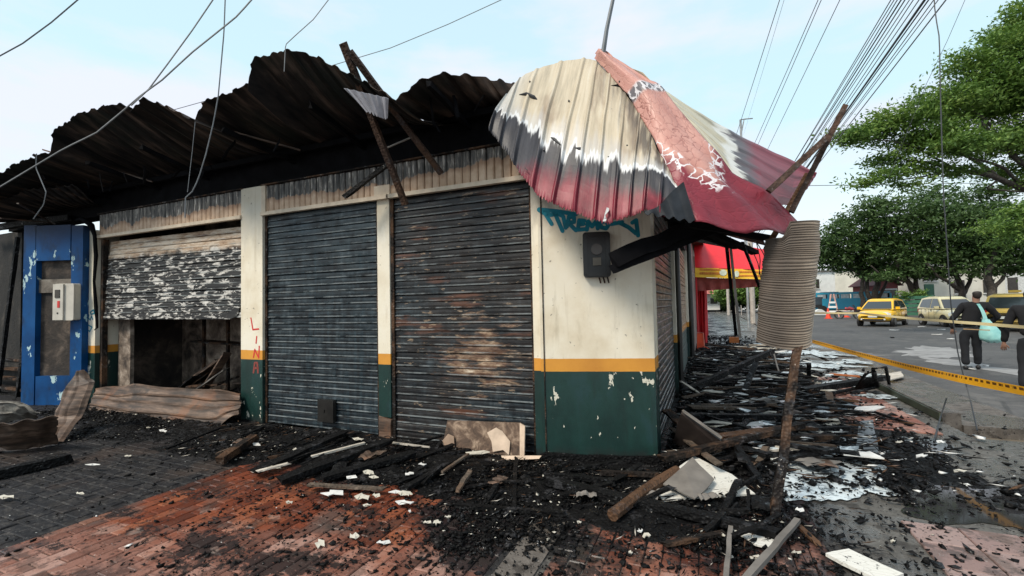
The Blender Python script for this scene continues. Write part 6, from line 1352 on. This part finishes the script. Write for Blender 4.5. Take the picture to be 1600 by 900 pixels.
for s in (-1, 1):
    MB().plank((s*.45,-.1,0), (s*.10,0,2.0), .09, .06, 3, .03).build('leg', pk, bt)
for z in (.4,.8,1.2): MB().box((-.42+z*.15,-.14,z), (.42-z*.15,-.08,z+.16)).build('rung', wht, bt)
b = K_(1301, 470, 40); bt.location = (b.x, b.y, -.1); bt.rotation_euler = (0,0,R(-25))
gs = thing('green_stall', 'green slatted planter box behind the yellow taxi', 'planter', (0,0,0))
for k in range(5): MB().box((-1.1,-.4,.25+k*.3), (1.1,-.34,.48+k*.3)).build('slat', grn, gs)
for x in (-1.1, 1.04): MB().box((x,-.42,0), (x+.08,.4,1.75)).build('corner_post', grn, gs)
b = K_(1428, 470, 34); gs.location = (b.x, b.y, -.1); gs.rotation_euler = (0,0,R(-30)); bpy.context.view_layer.update()
pbs = thing('potted_bush', 'leafy bush growing out of the green planter box', 'bush', (b.x, b.y, 1.4)); crown(pbs, [((b.x-.5,b.y,1.7),(.5,.4,.35)), ((b.x+.5,b.y+.2,1.75),(.55,.4,.4))], 900, .10, M['leaf_l'], .12)

# ================================================================ people
skinm = plain('skin', (.30,.16,.11), .55, 0, .08); blackc = plain('black_cloth', (.006,.006,.008), .9, 0, .3, 9); navy = plain('dark_trousers', (.007,.008,.011), .9, 0, .3, 9); hairm = plain('dark_hair', (.020,.015,.012), .6); greyh = plain('grey_cap_cloth', (.30,.27,.23), .8)
def skin_mesh(name, verts, edges, radii, mat, parent, root=0, sub=2):
    me = bpy.data.meshes.new(name); me.from_pydata(verts, edges, []); me.materials.append(mat); o = bpy.data.objects.new(name, me); C.objects.link(o); o.parent = parent
    md = o.modifiers.new('skin', 'SKIN'); 
    if not me.skin_vertices: 
        bpy.context.view_layer.objects.active = o; bpy.ops.mesh.customdata_skin_add()
    for i, r in enumerate(radii):
        rr = r if isinstance(r, tuple) else (r, r); me.skin_vertices[0].data[i].radius = rr; me.skin_vertices[0].data[i].use_root = (i == root)
    md.use_smooth_shade = True; s = o.modifiers.new('sub', 'SUBSURF'); s.levels = sub; s.render_levels = sub; return o
tx_ = bpy.data.textures.new('cloth_folds', 'CLOUDS'); tx_.noise_scale = .11
def fold(o, k):
    d = o.modifiers.new('folds', 'DISPLACE'); d.texture = tx_; d.strength = k; d.mid_level = .5; d.texture_coords = 'LOCAL'
def person(label, loc, hd, arms, hair=hairm, bag=None, lean=0.0, stance=.10, h=1.0, sx=0.0):
    """x = sideways, +y = facing; arms: (elbow, hand) per side, left first"""
    t = thing('person', label, 'person', loc, rz=hd)
    hips = (0,0,.93); ch = (sx*.5,.01+lean*.6,1.22); nk = (sx*1.1,lean,1.46); hd_ = (sx*1.4,.01+lean*1.2,1.62)
    V = [hips, (0,0,1.05), ch, (sx,lean*.8,1.38)]; E_ = [(0,1),(1,2),(2,3)]; Rr = [(.155,.12),(.150,.115),(.170,.12),(.105,.08)]
    hands = []
    for s, (el, ha) in zip((-1, 1), arms):
        i = len(V); V += [(s*.17+sx,lean*.8,1.40), (s*.215+sx,lean*.8,1.34), el, tuple(e+(a-e)*.86 for e, a in zip(el, ha))]; E_ += [(3,i),(i,i+1),(i+1,i+2),(i+2,i+3)]; Rr += [.085,.078,.058,.045]; hands.append((s, Vector(el), Vector(ha)))
    fold(skin_mesh('jacket', V, E_, Rr, blackc, t), .035)
    V = [(0,0,.95),(0,0,.86)]; E_ = [(0,1)]; Rr = [(.17,.125),(.17,.125)]
    for s in (-1, 1):
        i = len(V); y = stance*s; V += [(s*.095,0,.80), (s*.10,y*.45+.02,.47), (s*.105,y,.09)]; E_ += [(1,i),(i,i+1),(i+1,i+2)]; Rr += [.108,.078,.072]
    fold(skin_mesh('trousers', V, E_, Rr, navy, t), .03)
    for s in (-1, 1):
        y = stance*s; skin_mesh('shoe', [(s*.105,y-.06,.05),(s*.108,y+.04,.045),(s*.112,y+.16,.035)], [(0,1),(1,2)], [(.045,.05),(.048,.045),(.04,.03)], blk, t)
    # body: head, neck and hands with fingers in one skin
    V = [hd_, nk, (sx,lean,1.36)]; E_ = [(0,1),(1,2)]; Rr = [(.075,.095),.052,.06]; V += [(sx*1.4,.0+lean*1.2,1.70),(sx*1.4,.075+lean*1.2,1.57)]; E_ += [(0,3),(0,4)]; Rr += [(.062,.075),(.035,.03)]
    for s, el, ha in hands:      # arms run on inside the sleeves so that the body stays one piece
        i = len(V); d = (ha-el).normalized(); V += [(s*.16+sx,lean*.8,1.38), tuple(el), tuple(ha-d*.05), tuple(ha+d*.02)]; E_ += [(2,i),(i,i+1),(i+1,i+2),(i+2,i+3)]; Rr += [.045,.036,.026,.032]; b_ = i+3
        side = d.cross(Vector((0,1,0)) if abs(d.y) < .8 else Vector((1,0,0))).normalized(); cur = side.cross(d)
        for k, (o_, L) in enumerate(((-.030,.062),(-.010,.075),(.011,.070),(.030,.055))):
            j = len(V); p = ha+d*.045+side*o_; V += [tuple(p), tuple(p+d*L*.5+cur*.008), tuple(p+d*L*.85+cur*.026)]; E_ += [(b_,j),(j,j+1),(j+1,j+2)]; Rr += [.010,.009,.008]
        j = len(V); p = ha+side*.032*-s; V += [tuple(p), tuple(p+d*.03+side*.025*-s+cur*.01), tuple(p+d*.055+side*.03*-s+cur*.015)]; E_ += [(b_,j),(j,j+1),(j+1,j+2)]; Rr += [.012,.010,.009]
    skin_mesh('body', V, E_, Rr, skinm, t, root=2)
    skin_mesh('hair', [(sx*1.4,-.015+lean*1.2,1.70),(sx*1.4,-.04+lean*1.2,1.64),(sx*1.4,-.040+lean*1.2,1.53)], [(0,1),(1,2)], [(.085,.085),(.088,.07),(.060,.045)], hair, t)
    t.scale = (h,h,h); return t
hp = lambda px, off=0: math.atan2(ray(px, 460).y, ray(px, 460).x)-math.pi/2+off
b = onz(1519, 577, -.1); bx_ = b
p1_ = person('person in black seen from behind with a turquoise bag over the shoulder', (b.x, b.y, -.1), hp(1519, R(6)), (((-.27,.02,1.10), (-.27,.10,.84)), ((.46,.06,1.13), (.28,.26,.98))), hairm, h=1.02, sx=.10)
bagm = NT('turquoise_plastic_bag'); n_ = bagm.noise(6, 4); bagm.bump(n_, .6, .02); bagm = bagm.fin(bagm.ramp(n_, (.3, (.20,.50,.48)), (.7, (.36,.66,.62))), .4)
to = thing('shoulder_bag', 'turquoise plastic bag hanging from the shoulder of the person in black', 'bag', (b.x, b.y, -.1), rz=hp(1519, R(6)))
P = []
for i in range(17):
    u = i/16; z = 1.12-.50*u; w_ = .055+.125*math.sin(min(1, u*1.05)*math.pi*.62)**1.2; cx_ = .235+.085*u; cy_ = -.17; row = []
    if u > .9: w_ *= (1-u)/.1*.6+.4
    for j in range(21): a = 2*math.pi*j/20; row.append(Vector((cx_+w_*math.cos(a)*(1+.08*math.sin(a*5+u*4)), cy_+w_*.55*math.sin(a)*(1+.1*math.sin(a*3)), z+.012*math.sin(a*4))))
    P.append(row)
MB().grid(P).build('pouch', bagm, to, smooth=True, loc=(0,0,0))
MB().grid([[Vector((.235-.10*u+.02*math.sin(3*u)+(v-.5)*(.07-.02*u), -.17+.03*u-.0*v, 1.10+.36*u)) for v in (0,.5,1)] for u in [k/8 for k in range(9)]], .012).build('strap', bagm, to, loc=(0,0,0))
tag(MB().plank(K_(1506,514,9.7), K_(1546,516,9.7), .022, .02, 5, .05).build('wooden_stick', plain('light_wood_stick', (.45,.28,.13), .7)), 'light wooden stick held level by the person in black', 'stick')
b = K_(1609, 470, 7.6); person('person in black cut off by the right edge, arm hanging', (b.x, b.y, -.1), hp(1609, R(-8)), (((-.30,.0,1.08), (-.34,.06,.78)), ((.30,.0,1.08), (.30,.06,.80))), lean=.05, stance=.18, h=1.0)

# ================================================================ tapes
def tape_mat(name, a, dashes):
    t = NT(name); s = t.sep(t.uv); u, v = s[0], s[1]; c = a
    if dashes:
        f = t.ma('FRACT', t.ma('MULTIPLY', u, dashes)); g = t.noise(1, 2, .5, t.comb(t.ma('MULTIPLY', u, dashes*2.5), 0)); d = t.ma('MULTIPLY', t.ma('GREATER_THAN', f, .35), t.ma('MULTIPLY', t.ma('GREATER_THAN', v, .55), t.ma('LESS_THAN', v, .85)))
        d = t.ma('MULTIPLY', d, t.ma('GREATER_THAN', g, .42)); c = t.mix(d, a, (.12,.05,.01))
    return t.fin(c, .4)
def tape(label, pts, w_, mat, tw=.3):
    Q = polyline(pts, 60); P = []
    for i, p in enumerate(Q):
        a = tw*math.sin(i*.35)*.6; d = (Q[min(i+1,59)]-Q[max(i-1,0)]).normalized(); s = d.cross(Vector((0,0,1))).normalized(); upv = (Vector((0,0,1))*math.cos(a)+s*math.sin(a)); sag = Vector((0,0,-.03*math.sin(math.pi*i/59)))
        P.append([p+sag-upv*w_/2, p+sag+upv*w_/2])
    mb = MB(); mb.grid(P, .001, uv=lambda a, b: (a, b)); return tag(mb.build('barrier_tape', mat), label, 'tape')
tape('orange-yellow barrier tape stretched low over the kerb to the right edge', [atd(1258,530,11.5), atd(1330,548,8.6), atd(1420,571,6.3), atd(1500,590,5.0), atd(1625,616,4.0)], .085, tape_mat('yellow_tape', (.86,.42,.02), 95), .25)
tape('pale thin barrier tape crossing in front of the taxis and the person in black', [atd(1262,489,16), atd(1345,488,13), atd(1450,498,9.8), atd(1535,505,8.2), atd(1640,514,7.0)], .055, tape_mat('pale_tape', (.66,.55,.30), 0), .5)
# ================================================================ cables
def ext(P, a=0.0, b=0.0):      # let a cable run on past what the picture shows
    P = [Vector(p) for p in P]; A_ = [P[0]+(P[0]-P[1]).normalized()*a] if a else []; B_ = [P[-1]+(P[-1]-P[-2]).normalized()*b] if b else []
    return A_+P+B_
cab = plain('grey_cable', (.16,.17,.18), .6); cabd = plain('dark_cable', (.025,.03,.035), .6)
cabn = []
def street_cable(px, z, r, m, sagk=.0, x2=0):
    cabn.append(1)
    a = onz(px, 0, z); pts = []
    for k in range(40):
        y = -4+k*1.9; pts.append(Vector((a.x+x2*(y-a.y), y, z+sagk*((y-30)/30)**2-sagk*((a.y-30)/30)**2)))
    return tag(MB().tube(pts, r, 5, cap=False).build('overhead_cable', m), ('thick dark ' if r > .02 else ('dark ' if m is cabd else 'thin grey '))+'cable, '+'first second third fourth fifth sixth seventh eighth ninth tenth eleventh twelfth thirteenth'.split()[len(cabn)-1]+' from the left in the dense bundle overhead', 'cable', 'cable bundle along the street')
for px, z, r, m, s_ in ((1392,7.0,.010,cab,.3),(1397,7.2,.010,cab,.1),(1402,6.9,.010,cab,.4),(1408,7.1,.014,cabd,.2),(1414,6.8,.012,cab,.3),(1421,7.3,.010,cab,.1),(1427,7.0,.010,cab,.45),(1436,6.7,.010,cab,.2),(1445,7.0,.024,cabd,.35),(1451,7.1,.014,cabd,.25),(1459,6.8,.010,cab,.4),(1466,7.2,.010,cab,.2),(1478,7.0,.014,cab,.3)): street_cable(px, z, r, m, s_)
for k, (x0, x1, y1) in enumerate(((1218,1150,212),(1278,1172,240),(1283,1186,222),(1312,1200,232),(1225,1180,150))):
    tube_thing('overhead_cable', ext([atd(x0+(x0-x1)*.4, -y1*.4, 8), atd((x0+x1)/2, y1/2+1, 12), atd(x1, y1, 18)], 8, 14), .008 if k != 4 else .004, cab, ['leftmost thin cable in the open sky, passing the street lamp','left one of the close pair of cables in the open sky','right one of the close pair of cables in the open sky','cable alone between the close pair and the dense bundle','very faint cable beside the leftmost one in the open sky'][k], 'cable', 'single cables right of the canopy')
tube_thing('overhead_cable', ext([atd(1525,-40,9), atd(1480,64,10), atd(1448,130,11), atd(1430,175,12)], 8, 6), .005, cab, 'faint cable slanting into the large tree', 'cable')
tube_thing('dangling_cable', ext(polyline([atd(1458,-30,6.2), atd(1461,20,6.1), atd(1468,60,6.0), atd(1469,132,5.95), atd(1474,300,5.9), atd(1486,480,5.9), atd(1498,560,5.85), atd(1515,620,5.75), onz(1527,673)], 30), 4), .007, cabd, 'long dark cable dangling from above down to the gutter', 'cable')
tube_thing('dangling_cable', [onz(1459,690), atd(1470,650,5.6), atd(1479,622,5.6)], .008, cabd, 'short dark cable end sticking up beside the channel', 'cable')
tube_thing('overhead_cable', [K_(1005,294,40), K_(1535,286,40)], .03, cab, 'level far cable right of the crossing poles', 'cable')
for nm, lb, pts, r, m in (
 ('overhead_cable','grey cable curving across the top left corner of the sky',[(-20,98),(35,68),(80,35),(128,-6)],.006,cab),
 ('overhead_cable','grey cable running from the top down to the charred roof, upper of two that meet',[(338,-8),(300,48),(262,100),(232,140),(205,165)],.006,cab),
 ('overhead_cable','grey bent cable meeting the upper one and drooping along the roof to the left edge',[(398,-6),(372,24),(350,42),(300,82),(250,128),(225,145),(190,175),(150,208),(100,232),(50,262),(0,292)],.007,cab),
 ('dangling_cable','cable hanging straight down past the roof and curling at the fascia',[(352,-6),(350,50),(341,150),(334,190),(322,240),(310,280),(300,300),(290,305),(289,340)],.006,cab),
 ('overhead_cable','thin cable ending at the roof above the left pillar',[(516,-4),(490,30),(462,55),(446,70),(444,112)],.004,cab),
 ('dangling_cable','thin wire hanging at the left under the roof edge',[(57,240),(56,262),(72,300),(68,320),(52,342)],.005,cab),
 ('dangling_cable','faint straight wire hanging under the roof left of the curling cable',[(305,190),(300,240),(293,300)],.003,cab)):
    tube_thing(nm, ext(polyline([atd(x, y, 4.3+(0 if nm == 'overhead_cable' else .2)) for x, y in pts], 24), 9 if pts[0][1] < 0 or pts[0][0] < 0 else 0, 7 if pts[-1][1] < 0 else 0), r, m, lb, 'cable')
tube_thing('overhead_cable', ext([atd(800,-8,7.5), atd(700,38,7.6), atd(610,75,7.7), atd(520,102,7.8), atd(470,116,7.9)], 9, 5), .006, cab, 'thin cable slanting down behind the tops of the two leaning beams', 'cable')
for k, (x0,y0,x1,y1) in enumerate(((1170,380,1190,440),(1178,372,1200,420),(1182,380,1186,430))): tube_thing('loose_wire', polyline([atd(x0,y0,5), atd((x0+x1)/2+4,(y0+y1)/2,5), atd(x1,y1,5.2)], 10), .005, cabd, 'thin loose wire hanging between the hanging board and the rolled sheet', 'wire', 'loose wires by the rolled sheet')
